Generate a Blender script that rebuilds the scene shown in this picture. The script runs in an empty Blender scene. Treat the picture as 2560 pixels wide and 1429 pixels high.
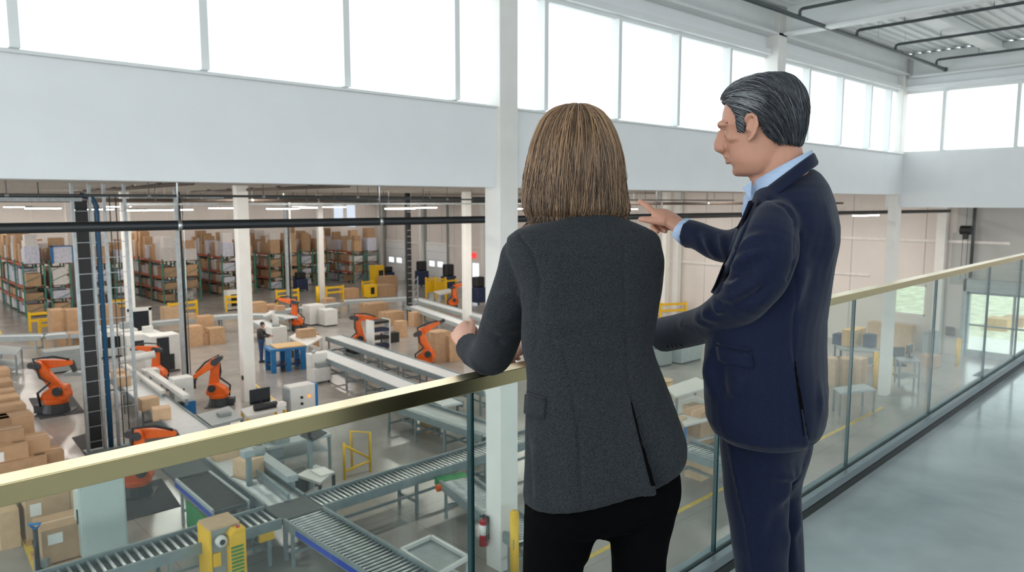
import bpy, bmesh, math, random
import numpy as np
from mathutils import Vector, Matrix
random.seed(7)
rng = np.random.default_rng(5)
SC = bpy.context.scene
COL = SC.collection
PI = math.pi
R = math.radians

# ------------------------------------------------------------------ camera
F_PX, HY, W, H = 1850.0, 505.0, 2560, 1429
PITCH = math.atan((H / 2 - HY) / F_PX)
YAW = R(47.33)
EYE = Vector((0, 0, 7.0))
MEZ = 5.454
SLP = .04   # the railing runs at a slight angle to the fascia
FH = Vector((math.cos(YAW), math.sin(YAW), 0))
RT = Vector((math.sin(YAW), -math.cos(YAW), 0))
FW = Vector((FH.x * math.cos(PITCH), FH.y * math.cos(PITCH), -math.sin(PITCH)))
UP = Vector((FH.x * math.sin(PITCH), FH.y * math.sin(PITCH), math.cos(PITCH)))


def ray(x, y):
    return FW + RT * ((x - W / 2) / F_PX) - UP * ((y - H / 2) / F_PX)


def gz(x, y, z=0.0):
    d = ray(x, y); return EYE + d * ((z - EYE.z) / d.z)


def gy(x, y, Y):
    d = ray(x, y); return EYE + d * (Y / d.y)


def gx(x, y, X):
    d = ray(x, y); return EYE + d * (X / d.x)


def gd(x, y, D):
    """point seen at (x, y) at horizontal forward distance D"""
    d = ray(x, y); return EYE + d * (D / (d.x * FH.x + d.y * FH.y))


cam = bpy.data.cameras.new('camera')
cam.sensor_width = 36.0
cam.lens = 36.0 * F_PX / W
cam.clip_start = 0.05
cam.clip_end = 400
co = bpy.data.objects.new('camera', cam)
COL.objects.link(co)
co.location = EYE
co.rotation_euler = (PI / 2 - PITCH, 0, YAW - PI / 2)
cam.dof.use_dof = True
cam.dof.focus_distance = 1.95
cam.dof.aperture_fstop = 7.0
SC.camera = co
SC.view_settings.view_transform = 'Standard'
SC.view_settings.look = 'None'
SC.view_settings.gamma = 1
SC.view_settings.exposure = 0
SC.view_settings.use_curve_mapping = False
SC.cycles.use_denoising = True
SC.cycles.max_bounces = 8
SC.cycles.diffuse_bounces = 4
SC.cycles.glossy_bounces = 3
SC.cycles.transmission_bounces = 6
SC.cycles.transparent_max_bounces = 16
SC.cycles.sample_clamp_indirect = 6
SC.cycles.caustics_reflective = False
SC.cycles.caustics_refractive = False


# ------------------------------------------------------------------ materials
def lin(c):
    if isinstance(c, str):
        c = tuple(int(c[i:i + 2], 16) / 255 for i in (0, 2, 4))
    return tuple((v / 12.92 if v <= .04045 else ((v + .055) / 1.055) ** 2.4) for v in c) + (1,)


def new_mat(name):
    m = bpy.data.materials.new(name); m.use_nodes = True
    n = m.node_tree.nodes; n.clear()
    return m, n, m.node_tree.links


def mat(name, col, rough=.5, metal=0, var=.06, scale=6, bump=0, bscale=60, rand=0, stretch=None, spec=.5, col2=None, ramp=(.35, .7), detail=3, sheen=0):
    m, n, l = new_mat(name)
    out = n.new('ShaderNodeOutputMaterial'); b = n.new('ShaderNodeBsdfPrincipled')
    l.new(b.outputs[0], out.inputs[0])
    b.inputs['Roughness'].default_value = rough
    b.inputs['Metallic'].default_value = metal
    b.inputs['Specular IOR Level'].default_value = spec
    if sheen:
        b.inputs['Sheen Weight'].default_value = sheen
        b.inputs['Sheen Roughness'].default_value = .5
    c = lin(col)
    tc = n.new('ShaderNodeTexCoord'); src = tc.outputs['Object']
    if stretch:
        mp = n.new('ShaderNodeMapping'); mp.inputs['Scale'].default_value = stretch
        l.new(src, mp.inputs[0]); src = mp.outputs[0]
    nz = n.new('ShaderNodeTexNoise'); nz.inputs['Scale'].default_value = scale; nz.inputs['Detail'].default_value = detail
    l.new(src, nz.inputs['Vector'])
    rp = n.new('ShaderNodeValToRGB')
    if col2 is None:
        rp.color_ramp.elements[0].color = tuple(v * (1 - var) for v in c[:3]) + (1,)
        rp.color_ramp.elements[1].color = tuple(min(1, v * (1 + var)) for v in c[:3]) + (1,)
    else:
        rp.color_ramp.elements[0].color = c; rp.color_ramp.elements[1].color = lin(col2)
    rp.color_ramp.elements[0].position, rp.color_ramp.elements[1].position = ramp
    l.new(nz.outputs['Fac'], rp.inputs[0])
    last = rp.outputs[0]
    if rand:
        oi = n.new('ShaderNodeObjectInfo'); mr = n.new('ShaderNodeMapRange')
        mr.inputs['To Min'].default_value = 1 - rand; mr.inputs['To Max'].default_value = 1 + rand * .6
        l.new(oi.outputs['Random'], mr.inputs['Value'])
        hs = n.new('ShaderNodeHueSaturation'); l.new(mr.outputs[0], hs.inputs['Value']); l.new(last, hs.inputs['Color'])
        last = hs.outputs[0]
    l.new(last, b.inputs['Base Color'])
    if bump:
        n2 = n.new('ShaderNodeTexNoise'); n2.inputs['Scale'].default_value = bscale; n2.inputs['Detail'].default_value = 4
        l.new(src, n2.inputs['Vector'])
        bp = n.new('ShaderNodeBump'); bp.inputs['Strength'].default_value = bump; bp.inputs['Distance'].default_value = .01
        l.new(n2.outputs['Fac'], bp.inputs['Height']); l.new(bp.outputs[0], b.inputs['Normal'])
    return m


def emit(name, col, s):
    m, n, l = new_mat(name)
    out = n.new('ShaderNodeOutputMaterial'); e = n.new('ShaderNodeEmission')
    e.inputs[0].default_value = lin(col); e.inputs[1].default_value = s
    l.new(e.outputs[0], out.inputs[0]); return m


def glass_mat(name, tint, refl=1.0, haze=0.0):
    m, n, l = new_mat(name)
    out = n.new('ShaderNodeOutputMaterial'); t = n.new('ShaderNodeBsdfTransparent'); g = n.new('ShaderNodeBsdfGlossy')
    t.inputs[0].default_value = tint + (1,); g.inputs['Roughness'].default_value = .02
    g.inputs[0].default_value = (refl, refl, refl, 1)
    lw = n.new('ShaderNodeLayerWeight'); lw.inputs[0].default_value = .5
    pw = n.new('ShaderNodeMath'); pw.operation = 'POWER'; pw.inputs[1].default_value = 5; l.new(lw.outputs['Facing'], pw.inputs[0])
    fr = n.new('ShaderNodeMath'); fr.operation = 'MULTIPLY_ADD'; fr.inputs[1].default_value = .55; fr.inputs[2].default_value = .04; l.new(pw.outputs[0], fr.inputs[0])
    mx = n.new('ShaderNodeMixShader'); l.new(fr.outputs[0], mx.inputs[0]); l.new(t.outputs[0], mx.inputs[1]); l.new(g.outputs[0], mx.inputs[2])
    last = mx.outputs[0]
    if haze:
        d = n.new('ShaderNodeBsdfDiffuse'); d.inputs[0].default_value = (.8, .9, .87, 1)
        m2 = n.new('ShaderNodeMixShader'); m2.inputs[0].default_value = haze
        l.new(last, m2.inputs[1]); l.new(d.outputs[0], m2.inputs[2]); last = m2.outputs[0]
    l.new(last, out.inputs[0]); return m


def floor_mat(name, c1, c2, rough, joint=4.5):
    m, n, l = new_mat(name)
    out = n.new('ShaderNodeOutputMaterial'); b = n.new('ShaderNodeBsdfPrincipled'); l.new(b.outputs[0], out.inputs[0])
    tc = n.new('ShaderNodeTexCoord')
    a = n.new('ShaderNodeTexNoise'); a.inputs['Scale'].default_value = .35; a.inputs['Detail'].default_value = 5; a.inputs['Roughness'].default_value = .62
    l.new(tc.outputs['Object'], a.inputs['Vector'])
    a2 = n.new('ShaderNodeTexNoise'); a2.inputs['Scale'].default_value = 1.1; a2.inputs['Detail'].default_value = 6; a2.inputs['Distortion'].default_value = .6
    l.new(tc.outputs['Object'], a2.inputs['Vector'])
    ad = n.new('ShaderNodeMath'); ad.operation = 'ADD'; l.new(a.outputs['Fac'], ad.inputs[0]); l.new(a2.outputs['Fac'], ad.inputs[1])
    hf = n.new('ShaderNodeMath'); hf.operation = 'MULTIPLY'; hf.inputs[1].default_value = .5; l.new(ad.outputs[0], hf.inputs[0])
    rp = n.new('ShaderNodeValToRGB'); rp.color_ramp.elements[0].color = lin(c1); rp.color_ramp.elements[1].color = lin(c2)
    rp.color_ramp.elements[0].position = .36; rp.color_ramp.elements[1].position = .64
    l.new(hf.outputs[0], rp.inputs[0])
    last = rp.outputs[0]
    if joint:
        br = n.new('ShaderNodeTexBrick'); br.offset = 0; br.inputs['Scale'].default_value = 1
        br.inputs['Brick Width'].default_value = joint; br.inputs['Row Height'].default_value = joint
        br.inputs['Mortar Size'].default_value = .006
        br.inputs['Color1'].default_value = br.inputs['Color2'].default_value = (1, 1, 1, 1)
        br.inputs['Mortar'].default_value = (.45, .45, .45, 1)
        l.new(tc.outputs['Object'], br.inputs['Vector'])
        mx = n.new('ShaderNodeMix'); mx.data_type = 'RGBA'; mx.blend_type = 'MULTIPLY'; mx.inputs[0].default_value = 1
        l.new(last, mx.inputs[6]); l.new(br.outputs['Color'], mx.inputs[7]); last = mx.outputs[2]
    l.new(last, b.inputs['Base Color'])
    mr = n.new('ShaderNodeMapRange'); mr.inputs['To Min'].default_value = rough * .75; mr.inputs['To Max'].default_value = rough * 1.35
    l.new(a2.outputs['Fac'], mr.inputs['Value']); l.new(mr.outputs[0], b.inputs['Roughness'])
    return m


M = dict(
    white=mat('white paint', 'eaedee', .55, var=.015, scale=1.5),
    white_metal=mat('white steel paint', 'e2e5e4', .45, var=.02, scale=2),
    pillar=mat('column paint', 'e4e3de', .5, var=.03, scale=2),
    bounce_white=mat('white bounce sheet', 'f2f3f3', .8),
    deck=mat('roof deck', 'eef2f2', .5, var=.02),
    panel=mat('beige wall panel', 'dfd7d0', .6, var=.03, scale=.7),
    grey_panel=mat('grey wall panel', 'b5b6b2', .6, var=.04, scale=.7),
    trimlight=mat('pale trim', 'e7e2dc', .5),
    wceil=mat('warehouse ceiling', 'b7b0a6', .7, var=.05),
    brass=mat('brushed brass', 'd4c193', .25, 1.0, var=.04, scale=40, stretch=(1, 60, 60)),
    channel=mat('anodised channel', '8d979b', .4, .6, var=.05),
    alu=mat('aluminium', 'c3cacd', .35, 1.0, var=.05),
    steel=mat('galvanised steel', 'a9b0b2', .42, .75, var=.12, scale=9),
    roller=mat('zinc roller', 'c9cfd0', .34, .8, var=.06),
    cframe=mat('conveyor grey paint', '7f8c8f', .5, .15, var=.08),
    cframe2=mat('light grey paint', 'a4adae', .5, .1, var=.06),
    belt=mat('pale belt', 'cdd2d3', .5, var=.04),
    darkbelt=mat('dark rubber belt', '4b5051', .7, var=.12, scale=14),
    black=mat('black plastic', '1b1d1f', .5, var=.15),
    blackpipe=mat('black pipe', '22272a', .4, .2, var=.1),
    pipe=mat('sprinkler pipe grey', '4d5355', .45, .3, var=.1),
    brownpipe=mat('brown pipe', '54483f', .6, var=.15),
    rubber=mat('rubber mat', '3c3d40', .85, var=.15, scale=20),
    orange=mat('robot orange', 'e0641c', .42, var=.07),
    robotgrey=mat('robot graphite', '33363a', .5, var=.1),
    yellow=mat('safety yellow', 'e5b71c', .48, var=.06),
    lineyellow=mat('floor line yellow', 'd8b93e', .5, var=.18, scale=8),
    card=mat('cardboard', 'b89674', .8, var=.08, scale=5, rand=.22),
    card2=mat('pale cardboard', 'cbad8b', .8, var=.07, scale=5, rand=.15),
    tape=mat('packing tape', 'cdaf8e', .35, var=.03),
    paper=mat('white label paper', 'e9e9e6', .6, var=.03),
    wrap=mat('wrapped goods', 'c9cad6', .35, var=.14, scale=7, rand=.12),
    wrapwhite=mat('white carton', 'd8d3cf', .6, var=.08, rand=.1),
    wood=mat('pallet wood', 'b08b5e', .8, var=.2, scale=4, stretch=(1, 8, 8)),
    plywood=mat('plywood', 'cdab78', .6, var=.12, scale=3, stretch=(1, 8, 4)),
    green=mat('rack upright green', '3e7d6c', .5, var=.08),
    rackorange=mat('rack beam orange', 'b5502f', .5, var=.1),
    shelfdark=mat('shelf deck brown', '6e5a4d', .8, var=.2),
    blue=mat('machine blue', '1f6ea8', .45, var=.08),
    stripeblue=mat('side stripe blue', '2746a8', .45, var=.05),
    navyplastic=mat('dark blue plastic', '1d2c4c', .55, var=.2),
    greenpanel=mat('green side panel', '2f8a4e', .5, var=.08),
    teal=mat('teal paint', '2a7f93', .45),
    cabinet=mat('cabinet grey green', 'b9c5c1', .45, var=.02),
    machine=mat('machine off white', 'd3d4d0', .45, var=.04),
    machinegrey=mat('machine grey', '8d9494', .5, var=.06),
    red=mat('extinguisher red', 'a81a22', .35, var=.06),
    brownred=mat('dark red sign', '7a2a2a', .6),
    screen=mat('dark screen', '1c2126', .2, var=.1),
    bluemat=mat('entrance mat', '66747e', .9, var=.1, scale=30),
    lamp=emit('lamp diffuser', 'fff8ef', 80),
    lampoff=mat('lamp housing', 'c9c9c4', .5),
    orangelight=emit('indicator lamp', 'ff8a1e', 2.0),
    exitred=emit('exit sign red', 'ff4a4a', 1.2),
    pave=mat('outside pavement', 'ecece8', .9, var=.05),
    lawn=mat('lawn green', 'e4e6cf', .95, var=.2, scale=2),
    glass=glass_mat('railing glass', (.90, .955, .94), 0.9, .012),
    pane=glass_mat('window glass', (.96, .98, .98), .6),
    gedge=mat('glass edge teal', '0f4a49', .15, var=.1),
    gedge2=mat('glass edge dark', '123d42', .15, var=.1),
    floor=floor_mat('polished warehouse floor', '8f8b87', 'a19d98', .2),
    mezz=floor_mat('polished mezzanine concrete', '949fa0', 'cfd6d7', .14, 0),
)


# ------------------------------------------------------------------ mesh builder
class MB:
    def __init__(s):
        s.v, s.f = [], []

    def add(s, vs, fs):
        b = len(s.v); s.v += [tuple(p) for p in vs]; s.f += [tuple(b + i for i in q) for q in fs]; return s

    def box(s, x0, y0, z0, x1, y1, z1, m=None):
        vs = [Vector(p) for p in ((x0, y0, z0), (x1, y0, z0), (x1, y1, z0), (x0, y1, z0), (x0, y0, z1), (x1, y0, z1), (x1, y1, z1), (x0, y1, z1))]
        if m is not None: vs = [m @ p for p in vs]
        return s.add(vs, [(3, 2, 1, 0), (4, 5, 6, 7), (0, 1, 5, 4), (1, 2, 6, 5), (2, 3, 7, 6), (3, 0, 4, 7)])

    def cb(s, cx, cy, z0, sx, sy, h, m=None):
        return s.box(cx - sx / 2, cy - sy / 2, z0, cx + sx / 2, cy + sy / 2, z0 + h, m)

    def bar(s, a, b, w, h):
        a, b = Vector(a), Vector(b); d = (b - a); L = d.length; d.normalize()
        u = Vector((0, 0, 1)) if abs(d.z) < .95 else Vector((1, 0, 0))
        sd = d.cross(u).normalized(); u = sd.cross(d)
        m = Matrix((sd, d, u)).transposed().to_4x4(); m.translation = a
        return s.box(-w / 2, 0, -h / 2, w / 2, L, h / 2, m)

    def cyl(s, a, b, r0, r1=None, n=12):
        return s.tube([a, b], [r0, r0 if r1 is None else r1], n)

    def tube(s, pts, r, n=8):
        pts = [Vector(p) for p in pts]
        rs = r if isinstance(r, (list, tuple)) else [r] * len(pts)
        rings, prev = [], None
        for i, p in enumerate(pts):
            d = (pts[min(i + 1, len(pts) - 1)] - pts[max(i - 1, 0)]).normalized()
            if prev is None:
                ref = Vector((0, 0, 1)) if abs(d.z) < .9 else Vector((1, 0, 0))
                u = d.cross(ref).normalized()
            else:
                u = (prev - d * prev.dot(d)).normalized()
            prev = u; w = d.cross(u)
            rings.append([p + (u * math.cos(2 * PI * k / n) + w * math.sin(2 * PI * k / n)) * rs[i] for k in range(n)])
        return s.rings(rings)

    def rings(s, rings, cap=True):
        n = len(rings[0]); b = len(s.v)
        for q in rings: s.v += [tuple(p) for p in q]
        for i in range(len(rings) - 1):
            for k in range(n):
                s.f.append((b + i * n + k, b + i * n + (k + 1) % n, b + (i + 1) * n + (k + 1) % n, b + (i + 1) * n + k))
        if cap:
            s.f.append(tuple(b + k for k in reversed(range(n)))); s.f.append(tuple(b + (len(rings) - 1) * n + k for k in range(n)))
        return s

    def prism(s, poly, a, b, axis='y'):
        """polygon of (u, v) pairs extruded from a to b along an axis"""
        mk = {'y': lambda u, v, t: (u, t, v), 'x': lambda u, v, t: (t, u, v), 'z': lambda u, v, t: (u, v, t)}[axis]
        n = len(poly)
        vs = [mk(u, v, a) for u, v in poly] + [mk(u, v, b) for u, v in poly]
        return s.add(vs, [tuple(range(n)), tuple(range(2 * n - 1, n - 1, -1))] + [(k, k + n, (k + 1) % n + n, (k + 1) % n) for k in range(n)])

    def limb(s, p0, p1, r0, r1, t, n=10, y0=0):
        """rounded robot arm casting in the xz plane: hull of two circles, extruded t wide"""
        (x0, z0), (x1, z1) = p0, p1
        a = math.atan2(z1 - z0, x1 - x0)
        poly = [(x0 + r0 * math.cos(a + PI / 2 + PI * k / n), z0 + r0 * math.sin(a + PI / 2 + PI * k / n)) for k in range(n + 1)]
        poly += [(x1 + r1 * math.cos(a - PI / 2 + PI * k / n), z1 + r1 * math.sin(a - PI / 2 + PI * k / n)) for k in range(n + 1)]
        return s.prism(poly, y0 - t / 2, y0 + t / 2, 'y')

    def mesh(s, name, smooth=False):
        me = bpy.data.meshes.new(name); me.from_pydata(s.v, [], s.f)
        bm = bmesh.new(); bm.from_mesh(me); bmesh.ops.recalc_face_normals(bm, faces=bm.faces); bm.to_mesh(me); bm.free()
        if smooth:
            for p in me.polygons: p.use_smooth = True
        return me

    def build(s, name, m, parent=None, smooth=False, bevel=0, loc=None, rz=0, label=None):
        o = bpy.data.objects.new(name, s.mesh(name, smooth))
        o.data.materials.append(M[m] if isinstance(m, str) else m)
        COL.objects.link(o)
        if parent is not None: o.parent = parent
        if loc is not None: o.location = loc
        if rz: o.rotation_euler.z = rz
        if bevel:
            bv = o.modifiers.new('bevel', 'BEVEL'); bv.width = bevel; bv.segments = 2; bv.limit_method = 'ANGLE'
        if label: o['label'] = label
        return o


def tag(o, label, cat, group=None, kind=None):
    o['label'] = label; o['category'] = cat
    if group: o['group'] = group
    if kind: o['kind'] = kind
    return o


def thing(name, label, cat, loc=(0, 0, 0), rz=0, group=None):
    o = bpy.data.objects.new(name, None); COL.objects.link(o)
    o.location = loc; o.rotation_euler.z = rz; o.empty_display_size = .2
    return tag(o, label, cat, group)


def struct(o, label=None):
    o['kind'] = 'structure'
    if label: o['label'] = label
    return o


def dup(o, parent=None, loc=None, rz=None, label=None, group=None):
    kids = [c for c in bpy.data.objects if c.parent == o] if parent is None else list(o.children)
    c = o.copy(); COL.objects.link(c)
    if parent is not None:
        c.parent = parent; c.matrix_parent_inverse = o.matrix_parent_inverse
    if loc is not None: c.location = loc
    if rz is not None: c.rotation_euler.z = rz
    if label: c['label'] = label
    if group: c['group'] = group
    for k in kids: dup(k, c)
    return c


def part_copy(o, loc, parent, rz=None):
    c = o.copy(); COL.objects.link(c); c.parent = parent; c.location = loc
    if rz is not None: c.rotation_euler.z = rz
    return c


ORD = ['first', 'second', 'third', 'fourth', 'fifth', 'sixth', 'seventh', 'eighth', 'ninth', 'tenth', 'eleventh', 'twelfth', 'thirteenth', 'fourteenth', 'fifteenth', 'sixteenth']

# ------------------------------------------------------------------ world and the setting
wd = bpy.data.worlds.new('world'); SC.world = wd; wd.use_nodes = True
bgn = wd.node_tree.nodes['Background']
bgn.inputs[0].default_value = (.93, .97, 1.0, 1); bgn.inputs[1].default_value = 3.2

XR, YB, ZC = 37.9, 70.0, 7.9          # right wall, back wall, warehouse ceiling
struct(MB().box(-16, -12, -.3, XR + .2, YB + .3, 0).build('floor', 'floor'), 'polished grey concrete floor of the warehouse hall')
# ceiling of the warehouse beyond the tall atrium, with joists
ce = struct(MB().box(-16, 10.62, ZC, XR + .2, YB + .3, ZC + .2).box(28.45, -12, ZC, XR + .2, 10.62, ZC + .2).build('ceiling_warehouse', 'wceil'), 'low taupe ceiling over the warehouse floor')
for i, yy in enumerate(np.arange(22, 70, 6.0)):
    MB().box(-16, yy, ZC - .4, XR, yy + .18, ZC - .01).build('joist', 'wceil', ce)
struct(MB().box(-16, 10.62, ZC + .205, 60, YB + .3, ZC + .26).build('roof_bounce_sheet', 'bounce_white'), 'white sheet on the flat roof outside, added to bounce light through the windows')  # white sheet added over the roof to bounce daylight onto the atrium ceiling
# fascia wall and the clerestory
struct(MB().box(-16, 10.08, 7.265, 28.05, 10.6, 8.66).build('wall_front', 'white'), 'broad white fascia wall under the long row of windows')
struct(MB().box(-16, 10.02, 8.66, 28.0, 10.6, 8.69).build('trim_1', 'white_metal'), 'thin white window ledge on the fascia wall')
struct(MB().box(28.05, -12, 6.82, 28.45, 10.6, 8.70).build('wall_end', 'white'), 'white fascia wall closing the far end of the walkway')
for k, (x0, x1) in enumerate(((-16, 8.87), (9.4, 18.7), (19.2, 27.75))):
    ws = [x for x in (1.72 + 2.14 * j for j in range(-8, 13)) if x0 + .3 < x < x1 - .3]
    if k == 1: ws = [10.3, 12.5, 14.64, 16.82]
    if k == 2: ws = [21.05, 23.26, 25.42, 27.05]
    w = MB().box(x0, 10.3, 8.69, x1, 10.42, 8.75).box(x0, 10.3, 10.80, x1, 10.42, 10.88).build('window_%d' % (k + 1), 'white_metal')
    struct(w, ['long clerestory window left of the nearest column', 'clerestory window between the nearest and second columns', 'clerestory window between second column and far corner'][k])
    for x in ws:
        MB().box(x - .055, 10.2, 8.75, x + .055, 10.42, 10.80).build('mullion', 'white_metal', w)
    xs = [x0] + ws + [x1]
    for a, b in zip(xs[:-1], xs[1:]):
        MB().box(a + .05, 10.37, 8.75, b - .05, 10.38, 10.80).build('pane', 'pane', w)
w = MB().box(28.2, -12, 8.70, 28.32, 10.1, 8.77).box(28.2, -12, 10.75, 28.32, 10.1, 10.85).build('window_4', 'white_metal')
struct(w, 'clerestory window in the far end wall')
ys = [8.9, 6.75, 4.6, 2.45, .3, -2, -4.2, -6.4, -8.6]
for y in ys: MB().box(28.1, y - .055, 8.77, 28.32, y + .055, 10.75).build('mullion', 'white_metal', w)
for a, b in zip([10.1] + ys, ys + [-11]): MB().box(28.26, b + .05, 8.77, 28.27, a - .05, 10.75).build('pane', 'pane', w)
# upper wall over the windows: header ledge, recessed band, steel beam with flange
struct(MB().box(-16, 10.15, 10.88, 28.05, 10.6, 11.02).build('trim_2', 'white_metal'), 'white header ledge over the fascia windows')
struct(MB().box(-16, 10.32, 11.02, 28.05, 10.6, 12.1).build('wall_upper_front', 'white'), 'white band of wall above the fascia windows')
struct(MB().box(-16, 9.98, 11.36, 28.0, 10.3, 11.42).box(-16, 10.12, 11.42, 28.0, 10.16, 12.05).build('beam_front', 'white_metal'), 'white steel beam running over the fascia windows')
struct(MB().box(27.95, -12, 10.85, 28.45, 10.3, 10.98).box(28.15, -12, 10.98, 28.45, 10.3, 12.1).build('wall_upper_end', 'white'), 'white band of wall above the end windows')
struct(MB().box(27.8, -12, 11.25, 28.12, 9.9, 11.31).box(27.98, -12, 11.31, 28.02, 9.9, 12.05).build('beam_end', 'white_metal'), 'white steel beam over the end windows')
# roof deck: corrugated, ribs along x
prof, y = [], -12.0
while y < 10.6:
    prof += [(y, 12.10), (y + .12, 12.10), (y + .15, 12.16), (y + .27, 12.16)]; y += .3
prof += [(10.6, 12.3), (-12, 12.3)]
struct(MB().prism([(p[0], p[1]) for p in prof], -16, 28.4, 'x').build('ceiling', 'deck'), 'white corrugated metal roof deck over the atrium')
for x in (9.1, 18.98, -1):
    struct(MB().box(x - .16, -12, 11.36, x + .16, 9.9, 11.42).box(x - .03, -12, 11.42, x + .03, 9.9, 12.08).build('beam_cross', 'white_metal'), 'white steel cross beam from the %s column' % ('second' if x > 15 else 'nearest' if x > 5 else 'hidden'))
struct(MB().box(-16, 7.1, 11.72, 27.9, 7.52, 11.79).box(-16, 7.26, 11.79, 27.9, 7.36, 12.08).build('beam_long', 'white_metal'), 'white long roof beam beyond the sprinkler pipes')
# atrium columns
for x, nm in ((9.13, 'nearest white square column below the fascia, carrying the extinguisher'), (18.95, 'second white column along the fascia wall'), (28.0, 'white corner column where fascia and end wall meet')):
    struct(MB().box(x - .22, 9.98 if x != 28 else 10.1, 0, x + .22, 10.4, 12.05).build('column', 'pillar', bevel=.01), nm)
# warehouse columns
for (px_, py_, wd_), nm in (((622, 1000, .46), 'white warehouse column behind the grey cable riser conveyor, with a dark dot'), ((331, 852, .44), 'white warehouse column behind the white screen panel'), ((805, 748, .42), 'white warehouse column before the far racks'),
                            ((1168, 828, .46), 'white warehouse column left of the woman'), ((186, 757, .42), 'white warehouse column beside the leftmost rack'), ((1660, 800, .44), 'white warehouse column seen between the woman and the man')):
    g = gz(px_, py_)
    struct(MB().cb(g.x, g.y, 0, wd_ * .9, wd_ * .7, ZC).build('column', 'pillar', bevel=.01), nm)
# back and right walls
wb = struct(MB().box(-16, YB, 0, XR + .2, YB + .3, ZC).build('wall_back', 'panel'), 'pale back wall behind the storage racks')
for x in np.arange(-14, XR, 2.6):
    MB().box(x, YB - .03, 0, x + .06, YB - .002, ZC).build('joint', 'trimlight', wb)
WIN = [(2222, 2312, 752, 822)]
wz0, wz1 = 1.62, 3.1
wy0, wy1 = gx(2312, 790, XR).y, gx(2222, 790, XR).y
dy0, dy1, dz1 = gx(2600, 840, XR).y, gx(2412, 840, XR).y, 3.0
rw = MB()
def wallpanel(y0, y1, z0, z1): rw.box(XR, y0, z0, XR + .2, y1, z1)
wallpanel(wy1, YB, 0, ZC); wallpanel(wy0, wy1, 0, wz0); wallpanel(wy0, wy1, wz1, ZC)
wallpanel(dy1, wy0, 0, ZC); wallpanel(dy0, dy1, dz1, ZC); wallpanel(-12, dy0, 0, ZC)
wr = struct(rw.build('wall_right', 'panel'), 'beige panelled wall at the right side of the warehouse')
for y in np.arange(9, YB, 1.7):
    MB().box(XR - .012, y, 3.3 if y < dy1 + 2.5 else 0, XR - .001, y + .035, ZC).build('joint', 'grey_panel', wr)
for z in (5.15, 3.35): MB().box(XR - .09, 9 if z > 4 else wy1 + 1, z, XR - .001, YB, z + .12).build('girt', 'trimlight', wr)
MB().box(XR - .03, 2, 3.25, XR - .002, gx(2375, 700, XR).y, 5.6).box(XR - .03, 2, 5.62, XR - .002, gx(2385, 700, XR).y, ZC).build('wall_lining', 'grey_panel', wr)
for i, pxx in enumerate((2358, 1955, 1700, 1410, 1215, 1060, 958)):
    g = gx(pxx, 620, XR)
    struct(MB().box(XR - .45, g.y - .2, 0, XR - .1, g.y + .2, ZC).build('column', 'pillar', bevel=.01), ['pale wall column beside the glazed door', 'pale wall column hidden behind the man', 'pale wall column under the pointing hand', 'pale wall column behind the woman', 'pale wall column right of the dock doors', 'pale wall column between the two dock doors', 'pale wall column left of the dock doors'][i])
# window and glazed door on the right wall
w = struct(MB().box(XR, wy0, wz0, XR + .12, wy1, wz0 + .08).box(XR, wy0, wz1 - .08, XR + .12, wy1, wz1).box(XR, wy0, wz0, XR + .12, wy0 + .07, wz1).box(XR, wy1 - .07, wz0, XR + .12, wy1, wz1).build('window_5', 'trimlight'), 'square ground floor window showing the yard')
MB().box(XR + .05, wy0, wz0, XR + .06, wy1, wz1).build('pane', 'pane', w)
d = struct(MB().box(XR - .1, dy1 - .12, 0, XR + .15, dy1, dz1).box(XR - .1, dy0, dz1 - .12, XR + .15, dy1, dz1).box(XR - .02, dy0, 0, XR + .1, dy1, .32).build('door_1', 'cframe2'), 'wide glazed entrance door with grey frame')
MB().box(XR, dy0, 1.42, XR + .08, dy1, 1.5).build('rail', 'machinegrey', d)
for pxx in (2530,):
    g = gx(pxx, 840, XR); MB().box(XR, g.y - .05, .3, XR + .08, g.y + .05, dz1).build('stile', 'machinegrey', d)
MB().box(XR + .03, dy0, .3, XR + .04, dy1, dz1 - .1).build('pane', 'pane', d)
MB().box(XR - .35, dy0, dz1, XR - .03, dy1 + .1, dz1 + .55).box(XR - .35, dy1 - .02, 0, XR - .1, dy1 + .12, dz1 + .55).build('portal', 'cframe2', d)
# dock doors, far
for i, (a, b, yt, yb_) in enumerate(((968, 1016, 608, 702), (1068, 1120, 622, 712))):
    ya, yb2 = gx(b, 660, XR).y, gx(a, 660, XR).y
    o = struct(MB().box(XR - .08, ya, 0, XR - .02, yb2, 3.6).build('door_%d' % (i + 2), 'white'), ['far white sectional dock door with two bright windows, left one', 'white sectional dock door with two bright windows, nearer one'][i])
    for z in (.7, 1.4, 2.1, 2.8): MB().box(XR - .09, ya, z, XR - .078, yb2, z + .025).build('panel_joint', 'grey_panel', o)
    for u in (.2, .6): MB().box(XR - .1, ya + (yb2 - ya) * u, 1.55, XR - .08, ya + (yb2 - ya) * (u + .25), 2.0).build('pane', emit('door light', 'f2f7ff', 1.3), o)
    MB().box(XR - .14, ya - .15, 0, XR - .02, ya, 7).box(XR - .14, yb2, 0, XR - .02, yb2 + .15, 7).build('track', 'machinegrey', o)
ya, yb2 = gx(1201, 668, XR).y, gx(1181, 668, XR).y
o = struct(MB().box(XR - .06, ya, 0, XR - .02, yb2, 2.3).build('door_4', 'white_metal'), 'narrow bright side door under the red exit sign')
MB().box(XR - .07, ya + .1, .15, XR - .055, yb2 - .1, 2.15).build('pane', emit('side door light', 'eef5ff', 1.4), o)
g = gx(1186, 638, XR)
tag(MB().box(XR - .12, g.y - .25, g.z - .2, XR - .02, g.y + .25, g.z + .2).build('exit_sign', 'exitred'), 'small red lit sign over the narrow side door', 'sign')
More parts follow.
